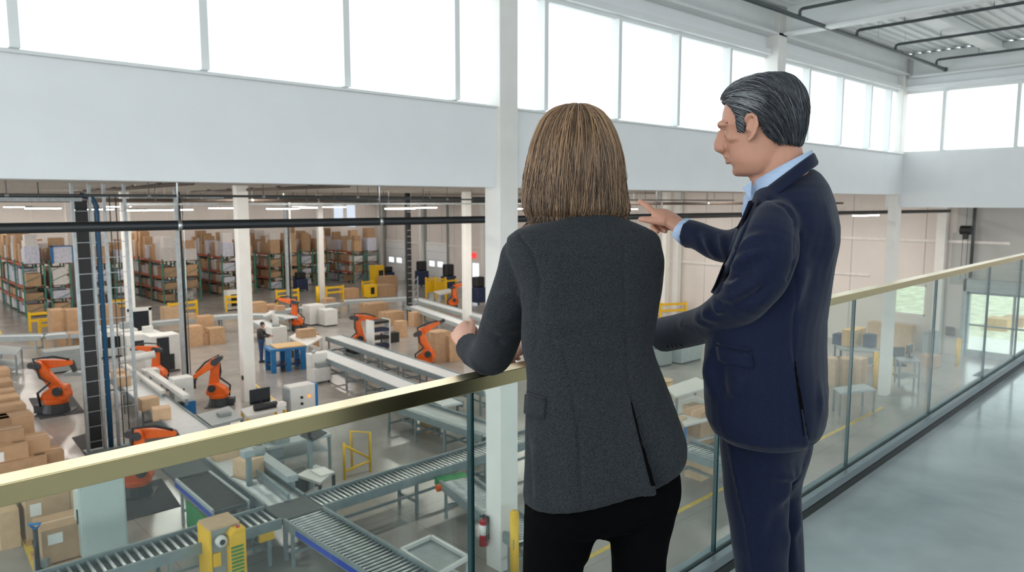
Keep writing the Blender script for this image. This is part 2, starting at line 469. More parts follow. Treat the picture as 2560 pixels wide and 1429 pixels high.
# high window strips on the back end of the right wall
for k, (a, b) in enumerate(((836, 858), (868, 888))):
    ya, yb2 = gx(b, 540, XR).y, gx(a, 540, XR).y
    struct(MB().box(XR - .05, ya, 4.6, XR - .01, yb2, 6.7).build('window_%d' % (6 + k), emit('high window light', 'dfe9f7', 1.0)), 'bright high window beyond the racks, %s pane' % ('farther', 'nearer')[k])
# mezzanine slab and floor
mz = MB().prism([(-9, 1.5 + SLP * -9 + .07), (27.9, 1.5 + SLP * 27.9 + .07), (27.9, -12), (-9, -12)], 5.05, MEZ, 'z')
struct(mz.build('floor_mezzanine', 'mezz'), 'polished pale concrete floor of the upper walkway')
struct(MB().box(-9, -6.2, MEZ, 28, -6, 8.7).build('wall_rear_blocker', 'white'), 'unseen white wall behind the camera, added to cut light from the rear')  # unseen wall, added to hold back daylight from behind the camera
# outside
struct(MB().box(XR + .2, -25, -.3, 60, YB, -.02).build('ground_exterior', 'pave'), 'bright pavement outside the building')
struct(MB().prism([(44, -.02), (90, 4.5), (90, -.3), (44, -.3)], -25, 50, 'y').build('lawn_exterior', 'lawn'), 'green lawn rising outside')
# yellow floor lines
def line(name, a, b, w_, lab):
    a, b = Vector(a), Vector(b); d_ = (b - a).normalized(); s_ = Vector((-d_.y, d_.x, 0)) * w_ / 2
    o_ = MB().add([a - s_, b - s_, b + s_, a + s_, a - s_ + Vector((0, 0, .004)), b - s_ + Vector((0, 0, .004)), b + s_ + Vector((0, 0, .004)), a + s_ + Vector((0, 0, .004))], [(3, 2, 1, 0), (4, 5, 6, 7), (0, 1, 5, 4), (1, 2, 6, 5), (2, 3, 7, 6), (3, 0, 4, 7)]).build(name, 'lineyellow')
    struct(o_, lab)
line('floor_marking', (10.0, 9.25, .001), (26.2, 9.6, .001), .12, 'long yellow floor line beside the open aisle')
line('floor_marking', gz(-40, 1090) + Vector((0, 0, .001)), gz(100, 1440) + Vector((0, 0, .001)), .14, 'yellow floor line left of the boxes on pallets')
line('floor_marking', gz(600, 930) + Vector((0, 0, .001)), gz(700, 1010) + Vector((0, 0, .001)), .07, 'thin yellow floor line beside the white column')
line('floor_marking', gz(-20, 800) + Vector((0, 0, .001)), gz(12, 850) + Vector((0, 0, .001)), .14, 'yellow floor line in the rack aisle')

# ------------------------------------------------------------------ railing
rl = thing('glass_railing', 'frameless glass balustrade with flat brass handrail along the walkway', 'railing', (0, 1.5, MEZ), math.atan(SLP))
HT = 6.524 - MEZ
MB().box(-6, -.03, HT - .04, 27.8, .03, HT).build('handrail', 'brass', rl, bevel=.002, label='brushed brass handrail')
MB().box(-6, -.045, .045, 27.8, -.012, .085).box(-6, .012, .045, 27.8, .045, .085).box(-6, -.045, .04, 27.8, .045, .046).build('base_channel', 'channel', rl, bevel=.004, label='grey aluminium base channel')
MB().box(-6, -.05, 0, 27.8, .05, .04).build('base_strip', 'black', rl)
MB().box(-6, -.012, .06, 27.8, .012, .07).build('gasket', 'black', rl)
def railx(x, y):
    d_ = ray(x, y); return (EYE + d_ * (1.5 / (d_.y - SLP * d_.x))).x
jx = [railx(1177, 1100), railx(1791, 1150), railx(2128, 900), railx(2338, 760), railx(2470, 740), railx(2549, 720)]
dj = jx[1] - jx[0]
jx = [jx[0] - 3 * dj, jx[0] - 2 * dj, jx[0] - dj] + jx
while jx[-1] < 26: jx.append(jx[-1] + dj * 1.05)
for a, b in zip(jx[:-1], jx[1:]):
    a += .004; b -= .004
    gl = MB().add([(a, -.008, .06), (b, -.008, .06), (b, -.008, HT - .038), (a, -.008, HT - .038)], [(0, 1, 2, 3)]).add([(a, .008, .06), (b, .008, .06), (b, .008, HT - .038), (a, .008, HT - .038)], [(3, 2, 1, 0)]).build('glass_panel', 'glass', rl)
    MB().box(a, -.008, .09, a + .002, .008, HT - .04).build('edge', 'gedge', gl)
    MB().box(b - .002, -.008, .09, b, .008, HT - .04).build('edge', 'gedge2', gl)

# ------------------------------------------------------------------ sprinkler pipes under the roof
sp = thing('sprinkler_pipes', 'dark grey sprinkler main with four cranked branches hung under the roof', 'pipe', (10, 8.84, 11.4))
MB().tube([(0, 0, 0), (17.8, 0, 0)], .055, 10).build('main_pipe', 'pipe', sp, True)
MB().cyl((17.8, 0, 0), (17.83, 0, 0), .075).build('end_cap', 'pipe', sp, True)
for x in (7.55, 10.8, 13.5, 16.95):
    MB().tube([(x, 0, 0), (x, 0, .13), (x, -.02, .18), (x, -.07, .2), (x, -12, .2)], .04, 8).build('branch_pipe', 'pipe', sp, True)
    for y in (-1.2, -3.2): MB().cyl((x, y, .2), (x, y, .67), .008, n=5).build('hanger', 'pipe', sp)
for x in (2, 5.5, 9.3, 12.2, 14.2, 17.3): MB().cyl((x, 0, 0), (x, 0, .68), .008, n=5).build('hanger', 'alu', sp)
# ------------------------------------------------------------------ lamps of the warehouse
def lamp_unit(label, group):
    t = thing('linear_lamp', label, 'lamp', group=group)
    MB().prism([(-.16, .06), (-.07, .14), (.07, .14), (.16, .06)], -1.25, 1.25, 'x').build('housing', 'lampoff', t)
    MB().box(-1.22, -.14, .03, 1.22, .14, .06).build('diffuser', 'lamp', t)
    for x in (-1, 1): MB().cyl((x, 0, .13), (x, 0, ZC - 6.5), .006, n=5).build('wire', 'alu', t)
    return t
L0 = None
LP = [(45, 519, 1), (108, 523, 1), (235, 526, 1), (297, 518, 1), (372, 528, 1), (432, 527, 1), (560, 522, 1), (708, 524, 1), (760, 521, 1), (836, 519, 1), (1000, 524, 1), (1062, 521, 1), (1298, 524, 1), (1562, 525, 1), (2165, 541, 0)]
lw_ = ['leftmost', 'second from left', 'third from left, behind the cable riser,', 'fourth from left', 'fifth from left, nearer half of a pair,', 'sixth from left, other half of the pair,', 'left of the tall white column', 'over the middle racks, nearer of two,', 'over the middle racks, farther of two,', 'right of the third column', 'long lamp before the dock doors, nearer,', 'long lamp before the dock doors, farther,', 'left of the brown hair', 'left of the pointing finger', 'right of the man, half lit,']
for i, (x, y, on) in enumerate(LP):
    g = gz(x, y, 6.62) if i < 14 else gx(x, y, 31.5)
    if i < 14 and g.y > 64: g = gy(x, y, 64)
    lab = 'hanging linear ceiling lamp, ' + lw_[i].rstrip(',')
    if L0 is None: o = L0 = lamp_unit(lab, 'linear lamps over the warehouse'); o.location = g
    else: o = dup(L0, loc=g, label=lab)
    o.scale.x = .66 if i < 14 else .8
    for c in o.children:
        if c.name.startswith('wire'): c.scale.z = (ZC - g.z - .05) / (ZC - 6.5)
# extra lamps added out of view behind the joists to brighten the hall
for i, (x, y) in enumerate([(2, 15), (8, 15), (14, 15), (20, 15), (26, 15), (33, 15), (2, 23.2), (8, 23.2), (14, 23.2), (20, 23.2), (26, 23.2), (33, 23.2), (5, 29.2), (13, 29.2), (22, 29.2), (31, 29.2), (8, 41.2), (20, 41.2), (32, 41.2), (6, 53.2), (15, 53.2), (24, 53.2), (33, 53.2), (4, 65.3), (10, 65.3), (16, 65.3), (22, 65.3), (28, 65.3), (34, 65.3), (33, 5), (33, -3)]):
    o = dup(L0, loc=(x, y, ZC - .16), label='added lamp hidden between the joists to brighten the warehouse', group='added hidden lamps under the roof')
    for c in o.children:
        if c.name.startswith('wire'): c.scale.z = .03

# ------------------------------------------------------------------ storage racks with goods
def uprights(x, y, h):
    m = MB()
    for dx in (-.55, .55): m.box(x + dx - .045, y - .04, 0, x + dx + .045, y + .04, h)
    for k in range(5): m.bar((x - .55, y, .2 + k * h / 5.4), (x + .55, y, .2 + (k + .8) * h / 5.4), .03, .03)
    return m
_boxmesh = {}
def unit_box(mt):
    if mt not in _boxmesh:
        me = MB().cb(0, 0, 0, 1, 1, 1).mesh('carton'); me.materials.append(M[mt]); _boxmesh[mt] = me
    return _boxmesh[mt]
def load(name, mt, loc, sz, label, cat, group=None, rz=0):
    o = bpy.data.objects.new(name, unit_box(mt)); COL.objects.link(o)
    o.location = loc; o.scale = sz; o.rotation_euler.z = rz
    return tag(o, label, cat, group)
random.seed(11)
RK = [(9.75, 53.0, 3.25, 'leftmost'), (13.6, 53.6, 3.0, 'second'), (17.9, 53.4, 2.95, 'third'), (22.6, 55.0, 2.95, 'fourth'), (26.9, 56.3, 2.9, 'fifth'), (30.2, 57.5, 2.9, 'sixth'), (34.3, 56.0, 2.75, 'seventh')]
LV = [.12, 1.0, 1.85]
for ri, (rx, ry, h, nm) in enumerate(RK):
    L = (10, 6, 8, 6, 5, 4, 6)[ri]
    r = thing('storage_rack', 'green and orange pallet rack full of boxes, %s of the seven racks' % nm, 'rack', (rx, ry, 0), 0, 'pallet racks at the back of the warehouse')
    for side in (-.7, .7):
        n = int(L / 2.6) + 1
        for j in range(n + 1):
            uprights(side, j * 2.6 + .04, h + .15).build('upright', 'green', r)
        for z in LV[1:] + [h]:
            m = MB()
            for dx in (-.52, .52): m.box(side + dx - .03, 0, z - .12, side + dx + .03, n * 2.6, z)
            m.build('beam', 'rackorange', r)
            MB().box(side - .5, 0, z - .03, side + .5, n * 2.6, z - .005).build('shelf_deck', 'shelfdark', r)
    # goods
    for si, side in enumerate((-.7, .7)):
        for li, z in enumerate(LV + [h]):
            y = .12; k = 0
            top = li == 3
            while y < (L if si == 0 or top else 1.2):
                d = random.uniform(.42, .9) if si == 0 else random.uniform(.6, 1.0); w = random.uniform(.74, .92)
                if y % 2.6 < .12: y += .12 - y % 2.6
                nb = (int(y / 2.6) + 1) * 2.6
                if nb - y < .45: y = nb + .12; continue
                d = min(d, nb - y - .03)
                gap = ((LV + [h])[li + 1] - z - .2) if not top else random.uniform(.7, 1.25)
                hh = gap * random.uniform(.6, .95) if not top else gap
                q = random.random()
                mt, nn, cc = ('card', 'cardboard_box', 'brown carton') if q < (.5 if not top else .44) else (('wrap', 'wrapped_pallet_load', 'wrapped load') if q < .76 else ('wrapwhite', 'white_carton', 'white carton'))
                cat = 'load' if 'load' in nn else 'box'
                lev = ('bottom shelf', 'second shelf', 'third shelf', 'top')[li]
                row = ('left', 'right')[si]
                if not (li == 0 and random.random() < .25):
                    load(nn, mt, (rx + side, ry + y + d / 2, z + .004), (w, d, hh), '%s, %s from the front, %s row, %s of the %s rack' % (cc, ORD[min(k, 15)], row, lev, nm), cat, 'goods on the %s rack' % nm)
                    if top and (k == 0 or (si == 0 and random.random() < .6)):
                        h2 = random.uniform(.45, .85)
                        mt2, n2, c2 = ('card', 'cardboard_box', 'brown carton') if random.random() < .6 else ('wrapwhite', 'white_carton', 'white carton')
                        load(n2, mt2, (rx + side, ry + y + d / 2, z + hh + .006), (w * .85, d * .8, h2), '%s stacked highest, %s from the front, %s row, %s rack' % (c2, ORD[min(k, 15)], row, nm), 'box', 'goods on the %s rack' % nm)
                y += d + .06; k += 1
# blue-framed glass panel load on the leftmost rack
bx = thing('blue_crate', 'blue framed crate on top of the leftmost rack, at its front right', 'crate', (10.55, 52.75, 3.26))
MB().box(-.5, -.3, 0, .5, .3, 1.0).build('body', 'wrap', bx)
MB().box(-.55, -.34, 0, -.5, .34, 1.05).box(.5, -.34, 0, .55, .34, 1.05).box(-.55, -.34, 1.0, .55, .34, 1.05).build('frame', 'blue', bx)

# ------------------------------------------------------------------ yellow guard rails
def guard(x0, x1, y, lab, h=1.05, w=None):
    a, b = gz(x0, y[0]), gz(x1, y[1])
    d = b - a; L = d.length
    t = thing('guard_rail', lab, 'guard rail', a, math.atan2(d.y, d.x), 'yellow guard rails on the warehouse floor')
    for x in (0, L): MB().cb(x, 0, 0, .12, .12, h).build('post', 'yellow', t)
    for z in (h - .12, h * .55): MB().box(.06, -.05, z - .07, L - .06, .05, z + .07).build('rail', 'yellow', t)
    return t
guard(76, 134, (828, 822), 'yellow guard rail at the foot of the leftmost rack')
guard(101, 139, (838, 833), 'small yellow guard rail in front of the tall carton stack', .9)
guard(282, 323, (790, 786), 'yellow guard rail before the second rack')
guard(352, 376, (808, 806), 'low yellow guard rail right of the second column', .75)
guard(424, 492, (800, 791), 'wide yellow guard rail before the third rack')
guard(566, 598, (778, 776), 'yellow guard rail left of the tall white column')
guard(692, 746, (762, 757), 'yellow guard rail before the fifth rack')
guard(816, 858, (752, 748), 'yellow guard rail before the sixth rack, with dark stripes')
guard(907, 932, (736, 733), 'yellow guard rail before the seventh rack')
guard(1650, 1713, (802, 799), 'yellow guard rail seen between the woman and the man', 1.1)
def bollard(x, y, h, lab, r=.085):
    t = thing('bollard', lab, 'bollard', gz(x, y))
    MB().cyl((0, 0, 0), (0, 0, h), r, n=16).build('post', 'yellow', t, True)
    MB().cyl((0, 0, h), (0, 0, h + .03), r, r * .7, n=16).build('cap', 'yellow', t, True)
bollard(1286, 1446, 1.3, 'tall yellow bollard right of the extinguisher column', .085)
bollard(795, 757, 1.15, 'yellow bollard at the foot of the third column', .13)
bollard(2222, 981, 1.35, 'yellow bollard against the corner column on its right', .09)
bollard(2187, 968, 1.35, 'yellow bollard left of the corner column, by the flattened cartons', .09)
bollard(2393, 916, 1.2, 'yellow bollard beside the glazed door', .09)
# yellow pipe barrier behind the glass
t = thing('pipe_barrier', 'yellow pipe barrier with a triangular side on the open floor', 'barrier', (0, 0, 0))
A, B, C_ = gz(862, 1198), gz(880, 1174), gz(926, 1178)
z1 = Vector((0, 0, 1.0))
MB().tube([A, A + z1 * .95], .035, 8).build('post', 'yellow', t, True)
MB().tube([B, B + z1 * 1.05, C_ + z1 * 1.05, C_], .035, 8).build('hoop', 'yellow', t, True)
MB().tube([A + z1 * .9, C_ + z1 * .35], .03, 8).tube([A + z1 * .2, C_ + z1 * .3], .03, 8).build('brace', 'yellow', t, True)

# ------------------------------------------------------------------ robots
def robot(loc, rz, q1, q2, q3, sc, lab, tool=None, flip=1, base='robotgrey'):
    t = thing('robot_arm', lab, 'robot', loc, rz, 'orange industrial robots'); t.scale = (sc,) * 3
    MB().cb(0, 0, 0, .95, .95, .04).cyl((0, 0, .04), (0, 0, .34), .42, .36, 20).box(-.62, -.2, .04, -.3, .2, .3).build('base', base, t, bevel=.01)
    MB().cyl((0, 0, .34), (0, 0, .5), .38, .4, 20).prism([(-.42, .48), (.42, .48), (.44, .62), (.34, .92), (.02, .95), (-.3, .72)], -.27, .27, 'y').build('turret', 'orange', t, bevel=.02)
    s = Vector((.2, 0, .78))
    a1 = R(q1); e = s + Vector((math.cos(a1), 0, math.sin(a1))) * 1.05
    la = MB().limb((s.x, s.z), (e.x, e.z), .2, .15, .2, y0=-.12).build('lower_arm', 'orange', t, bevel=.02)
    MB().cyl((s.x, -.38, s.z), (s.x, .36, s.z), .15, n=16).build('shoulder_motor', 'robotgrey', t)
    MB().cyl((e.x, -.28, e.z), (e.x, .2, e.z), .125, n=16).build('elbow_joint', 'robotgrey', la)
    a2 = R(q2); w = e + Vector((math.cos(a2), 0, math.sin(a2))) * .95
    bk = e - Vector((math.cos(a2), 0, math.sin(a2))) * .28
    ua = MB().limb((e.x, e.z), (w.x, w.z), .17, .085, .17, y0=.06).build('upper_arm', 'orange', t, bevel=.015)
    MB().limb((bk.x, bk.z), (e.x, e.z), .1, .14, .24, y0=.06).build('elbow_motor', 'robotgrey', ua)
    a3 = R(q3); v = w + Vector((math.cos(a3), 0, math.sin(a3))) * .2
    wr_ = MB().limb((w.x, w.z), (v.x, v.z), .09, .07, .13, y0=.06).build('wrist', 'robotgrey', t, bevel=.01)
    v2 = v + Vector((math.cos(a3), 0, math.sin(a3))) * .12
    MB().cyl((v.x, .06, v.z), (v2.x, .06, v2.z), .07, .09, 12).build('flange', 'black', wr_)
    pts = [(-.35, -.3, .3), (-.4, -.33, .75), (s.x - .2, -.33, s.z + .3), ((s.x + e.x) / 2 - .2, -.3, (s.z + e.z) / 2 + .05), (e.x - .1, -.22, e.z + .24), ((e.x + w.x) / 2, -.08, (e.z + w.z) / 2 + .26), (w.x, -.05, w.z + .12)]
    MB().tube(pts, .04, 7).build('cable_hose', 'black', t, True)
    if tool == 'pad':
        MB().cb(v2.x, .06, v2.z - .12, .55, .45, .1).build('gripper', 'machinegrey', wr_)
    if tool == 'grip':
        m = MB().cb(v2.x, .06, v2.z - .05, .12, .4, .06)
        for dy in (-.12, .24): m.cb(v2.x, dy, v2.z - .25, .08, .03, .22)
        m.build('gripper', 'black', wr_)
    return t
def RZ(dirpx):  # yaw so that the arm plane points along a picture-right (+) direction mixed with depth
    a = math.atan2(RT.y, RT.x); return a + R(dirpx)
robot(gz(142, 1030), RZ(8), 126, 3, -70, 1.0, 'large orange robot arm reaching right, near the boxes on the left', 'pad')
robot(gz(398, 958), RZ(180), 95, 6, -20, .74, 'orange robot arm behind the cable riser with a white tube held out', None)
robot(gz(548, 1012), RZ(190), 96, -36, -75, .84, 'orange robot arm bending down left beside the tall column', 'grip')
robot(gz(345, 1236), RZ(14), 95, -3, -60, .82, 'nearest orange robot arm on a dark mat, half behind the handrail', 'grip')
robot(gz(742, 824), RZ(172), 92, 10, -30, .85, 'far orange robot arm beside the thin conduit post')
robot(gz(893, 880), RZ(10), 100, -4, -60, .9, 'orange robot arm with a grey head above the double belts')
robot(gz(1064, 922), RZ(-8), 113, 28, 28, .9, 'orange robot arm with raised head left of the woman')
robot(gz(1133, 772), RZ(-10), 95, 20, -30, .8, 'farthest orange robot arm beside the yellow cage')
t = thing('foam_tube', 'white foam tube held out by the robot behind the riser', 'tube', gd(345, 893, 25.6))
d = gd(388, 884, 25.7) - gd(302, 901, 25.3)
MB().cyl(-d / 2, d / 2, .13, n=14).build('tube_body', 'machine', t, True)
MB().cyl(-d / 2 * 1.04, -d / 2, .12, n=14).build('blue_end', 'stripeblue', t, True)

# ------------------------------------------------------------------ conveyors
def conveyor(a, b, w, z, lab, kind='roller', step=.11, legs=2.2, fr='cframe', belt='belt', stripe=None, rail=.07, name=None, cat='conveyor'):
    a, b = Vector(a), Vector(b); d = b - a; L = d.length
    t = thing(name or (kind + '_conveyor'), lab, cat, (a.x, a.y, 0), math.atan2(d.y, d.x))
    for s in (-1, 1):
        MB().box(0, s * w / 2 - .025, z - .16, L, s * w / 2 + .025, z + rail - .03).build('side_rail', fr, t)
        if stripe and (stripe[1] == s or stripe[1] == 0):
            MB().box(L * stripe[2], s * (w / 2 + .027) - .004, z - .14, L * stripe[3], s * (w / 2 + .027) + .004, z - .03).build('stripe', stripe[0], t)
    if kind == 'roller':
        n = int(L / step); ro = None
        st = L / n
        for k in range(n):
            if ro is None: ro = MB().cyl((0, -w / 2 + .02, 0), (0, w / 2 - .02, 0), .029, n=8).build('roller', 'roller', t, True, loc=(st / 2, 0, z - .035))
            elif k < 99: part_copy(ro, (st * (k + .5), 0, z - .035), t)
        MB().box(.02, -w / 2 + .026, z - .15, L - .02, w / 2 - .026, z - .125).build('under_shade', 'darkbelt', t)  # dark sheet added so the gaps between rollers look shaded
    else:
        MB().box(0, -w / 2 + .025, z - .07, L, w / 2 - .025, z).build('belt', belt, t)
    n = max(2, int(L / legs) + 1)
    for k in range(n):
        x = .25 + (L - .5) * k / (n - 1)
        m = MB()
        for s in (-1, 1): m.cb(x, s * (w / 2 - .03), 0, .07, .05, z - .16)
        m.box(x - .02, -w / 2, .25, x + .02, w / 2, .31)
        m.build('leg', fr, t)
    MB().box(.2, -.03, .28, L - .2, .03, .33).build('brace', fr, t)
    return t
ZT = .86
J = gz(735, 1268, ZT)
def P3(x, y, z=ZT): return gz(x, y, z)
# crossing conveyors: axes measured on the floor plan
yx = J.y; xx = J.x
conveyor((xx - .46, yx), (xx - 6.4, yx), .78, ZT, 'roller conveyor running to the lower left, yellow control post in front', step=.145, legs=1.9)
conveyor((xx + .46, yx), (xx + 9.3, yx + .15), .74, ZT, 'long roller conveyor crossing behind the white column, right of the transfer plate', step=.112)
conveyor((xx, yx - .44), (xx + .1, yx - 5.4), .84, ZT, 'roller conveyor coming towards the walkway with blue side stripe', step=.112, stripe=('stripeblue', -1, .1, .62))
conveyor((xx + .02, yx + .44), (xx + .08, yx + 2.5), .84, ZT, 'short roller conveyor before the dark transfer plate', step=.075)
conveyor((xx + .1, yx + 2.52), (xx + .85, yx + 15.6), .86, ZT, 'long pale belt conveyor carrying boxes to the transfer plate', 'belt', belt='belt')
t = thing('transfer_plate', 'dark square transfer plate where four conveyors meet', 'transfer plate', (xx, yx, 0))
MB().cb(0, 0, ZT - .1, .9, .86, .1).build('plate', 'darkbelt', t, bevel=.01)
for sx in (-.36, .36):
    for sy in (-.34, .34): MB().cb(sx, sy, 0, .07, .07, ZT - .1).build('leg', 'cframe', t)
# slatted side conveyor with blue rails and green panel
a, b = P3(590, 1262), P3(505, 1168)
cv = conveyor((xx - .98, yx + .75), (xx - .93, yx + 3.0), .72, ZT + .06, 'dark slatted conveyor with blue side rails and green panel', 'belt', belt='darkbelt', stripe=('stripeblue', 0, 0, 1), fr='cframe2', name='slat_conveyor')
m = MB()
for k in range(26): m.box(.06 + k * .085, -.33, ZT + .06, .1 + k * .085, .33, ZT + .075)
m.build('slats', 'black', cv)
MB().box(.3, .39, .12, 1.5, .41, ZT - .15).build('side_panel', 'greenpanel', cv)
MB().box(.02, .39, .1, .3, .41, .62).build('notice_plate', 'machine', cv)
MB().box(.09, .412, .24, .22, .416, .44).build('notice_mark', 'brownred', cv)
MB().box(2.25, -.4, ZT + .03, 3.2, .4, ZT + .1).build('end_cover', 'darkbelt', cv)
# lower right feeder with a blue stripe, behind the glass joint
a = P3(1120, 1175)
fc = conveyor(P3(1138, 1185), P3(1330, 1330), .75, ZT - .1, 'feeder roller conveyor behind the glass joint with blue stripe', step=.085, stripe=('stripeblue', 1, .1, .95))
MB().box(-.35, -.36, ZT - .28, -.02, .36, ZT - .12).build('drive_cover', 'greenpanel', fc)
for yy in (-.42, .42): MB().cyl((.05, yy - .06, ZT - .22), (.05, yy + .06, ZT - .22), .08, n=14).build('motor', 'orange', fc)
conveyor(P3(1700, 1108), P3(1840, 1156), .8, ZT, 'roller conveyor seen between the woman and the man', step=.1)
# double belts
conveyor(P3(796, 877), P3(1130, 1010), .8, ZT, 'pale belt conveyor, nearer of the two parallel belts', 'belt', legs=1.6)
conveyor(P3(835, 840), P3(1235, 975), .8, ZT, 'pale belt conveyor, farther of the two parallel belts', 'belt', legs=1.6)
conveyor(P3(990, 1000), P3(1238, 1081), .95, ZT, 'roller conveyor continuing the double belts behind the handrail', step=.1, legs=1.5)
# long far lines
conveyor(P3(862, 752), P3(1020, 744), .7, ZT, 'far pale conveyor left of the black conduit mast', 'belt', fr='cframe2')
conveyor(P3(1036, 746), P3(1215, 795), .7, ZT, 'far conveyor running past the dock doors, upper line', 'belt', fr='cframe2')
conveyor(P3(1030, 764), P3(1215, 828), .7, ZT, 'far conveyor running past the dock doors, lower line', 'belt', fr='cframe2')
conveyor(P3(680, 778), P3(852, 757), .7, ZT, 'far pale conveyor behind the small orange robot', 'belt', fr='cframe2')
conveyor(P3(250, 818), P3(504, 794), .7, ZT, 'pale conveyor line in front of the third rack', 'belt', fr='cframe2')
conveyor(P3(640, 800), P3(684, 821), .7, ZT, 'belt conveyor right of the tall column beside the worker', 'belt', fr='cframe2')
conveyor(P3(-60, 842), P3(110, 838), .7, ZT, 'pale conveyor at the left end of the hall', 'belt', fr='cframe2')
def curve_conv(c, r, a0, a1, w, z, lab):
    t = thing('curved_conveyor', lab, 'conveyor', (c[0], c[1], 0))
    def band(ra, rb, z0, z1, name, mt):
        m = MB(); n = 14
        rings = []
        for k in range(n + 1):
            q = a0 + (a1 - a0) * k / n
            rings.append([Vector((math.cos(q) * rr, math.sin(q) * rr, zz)) for rr, zz in ((ra, z0), (rb, z0), (rb, z1), (ra, z1))])
        m.rings(rings).build(name, mt, t)
    band(r - w / 2, r + w / 2, z - .06, z, 'belt', 'belt'); band(r - w / 2 - .04, r - w / 2, z - .16, z + .04, 'side_rail', 'cframe2'); band(r + w / 2, r + w / 2 + .04, z - .16, z + .04, 'side_rail', 'cframe2')
    for k in range(4):
        q = a0 + (a1 - a0) * (k + .5) / 4
        for rr in (r - w / 2, r + w / 2): MB().cb(math.cos(q) * rr, math.sin(q) * rr, 0, .06, .06, z - .16).build('leg', 'cframe', t)
g = P3(110, 838); e = P3(165, 880)
curve_conv((g.x, g.y - 2.2), 2.2, PI / 2, 0, .75, ZT, 'curved pale conveyor turning towards the large robot')
g = P3(520, 792)
curve_conv((g.x, g.y - 3.2), 3.2, PI / 2, 0, .75, ZT, 'curved pale conveyor turning behind the tall column')
# ------------------------------------------------------------------ boxes
def bigbox(loc, sz, rz, lab, label_side=None, mt='card', group=None, nm='cardboard_box'):
    t = thing(nm, lab, 'box', loc, rz, group)
    w, d, h = sz
    MB().cb(0, 0, 0, w, d, h).build('carton_body', mt, t, bevel=.006)
    MB().box(-w / 2 - .001, -.03, h * .8, w / 2 + .001, .03, h + .0015).build('tape', 'tape', t)
    if label_side:
        MB().box(-w * .4, -d / 2 - .003, h * .55, -w * .15, -d / 2 - .001, h * .85).build('shipping_label', 'paper', t)
    return t
# long stepped stack at the left edge, seen end on: (x, y, z0, w, d, h)
sx = gz(150, 1120, 1.15)
stk = []
def stack_at(px_, py_, zt, w, d, h, lab, rz=0, ls=None):
    g = gz(px_, py_, zt)
    z0 = zt - h; p_ = (g.x - w / 2, g.y + d / 2)
    if z0 > .1:
        n_ = 2 if z0 > .7 else 1
        for k_ in range(n_):
            bigbox((p_[0], p_[1], z0 * k_ / n_), (w, d, z0 / n_ - .004), 0, ('lower ' if k_ == 0 else 'middle ') + 'carton under the ' + lab, 1 if k_ == n_ - 1 else None, group='cartons stacked at the left edge')
    return bigbox((p_[0], p_[1], z0), (w, d, h), rz, lab, ls, group='cartons stacked at the left edge')
# px,py: near right top corner of each box
for q in [(160, 1124, 1.0, .62, .55, .42, 'square carton at the near right end of the left stack'),
          (117, 1137, 1.0, 1.15, .55, .5, 'wide carton beside the near right end of the left stack'),
          (124, 1090, 1.35, .75, .6, .75, 'labelled carton on the second step of the left stack', 1),
          (70, 1106, 1.35, .75, .6, .75, 'labelled carton farther left on the second step', 1),
          (60, 1070, 1.62, .8, .5, .3, 'flat carton lying on the left stack'),
          (84, 1034, 1.6, .8, .6, .75, 'carton with open shaded side, third row of the left stack', 1),
          (26, 1044, 1.6, .7, .6, .75, 'carton at the frame edge, third row of the left stack'),
          (66, 1010, 1.7, 1.1, .6, .8, 'carton on the fourth row of the left stack'),
          (50, 990, 1.75, 1.1, .6, .85, 'carton on the fifth row of the left stack'),
          (40, 975, 1.8, 1.0, .6, .9, 'carton on the sixth row of the left stack'),
          (32, 951, 1.9, .9, .7, 1.0, 'carton on the seventh row of the left stack'),
          (25, 922, 2.05, .9, .7, 1.1, 'carton topmost at the far end of the left stack')]:
    lab = q[6]
    stack_at(*q[:6], lab, 0, q[7] if len(q) > 7 else None)
# pallet with big cartons below the handrail
def pallet(loc, rz, lab, w=1.25, d=1.0):
    t = thing('pallet', lab, 'pallet', loc, rz)
    for k in range(5): MB().box(-w / 2, -d / 2 + k * (d - .1) / 4, .11, w / 2, -d / 2 + k * (d - .1) / 4 + .1, .13).build('deck_board', 'wood', t)
    for x in (-w / 2 + .05, 0, w / 2 - .05): MB().box(x - .05, -d / 2, 0, x + .05, d / 2, .11).build('bearer', 'wood', t)
g = gz(196, 1406)
pallet((g.x, g.y + .35, 0), 0, 'wooden pallet under the large carton below the handrail', 1.3, 1.0)
bigbox((g.x - .08, g.y + .4, .132), (1.0, .8, .68), 0, 'large brown carton on the nearest pallet', 1)
bigbox((g.x + .53, g.y + .6, .132), (.2, .5, .42), 0, 'small carton beside the large one on the nearest pallet')
g2 = gz(190, 1352)
pallet((g2.x, g2.y + .9, 0), 0, 'wooden pallet behind the large carton', 1.6, 1.0)
bigbox((g2.x - .38, g2.y + .85, .132), (.8, .9, .85), 0, 'left large carton with blue mark behind the nearest pallet', 1, mt='card2')
bigbox((g2.x + .42, g2.y + .85, .132), (.78, .9, .85), 0, 'right large carton behind the nearest pallet', 1, mt='card2')
bigbox((g2.x - .1, g2.y + .9, .984), (.55, .5, .1), R(8), 'flat carton lying on the two large cartons', mt='wrapwhite')
bigbox((g2.x - 1.05, g2.y + .9, 0), (.35, .8, .8), 0, 'narrow carton at the left of the two large cartons', mt='card2')
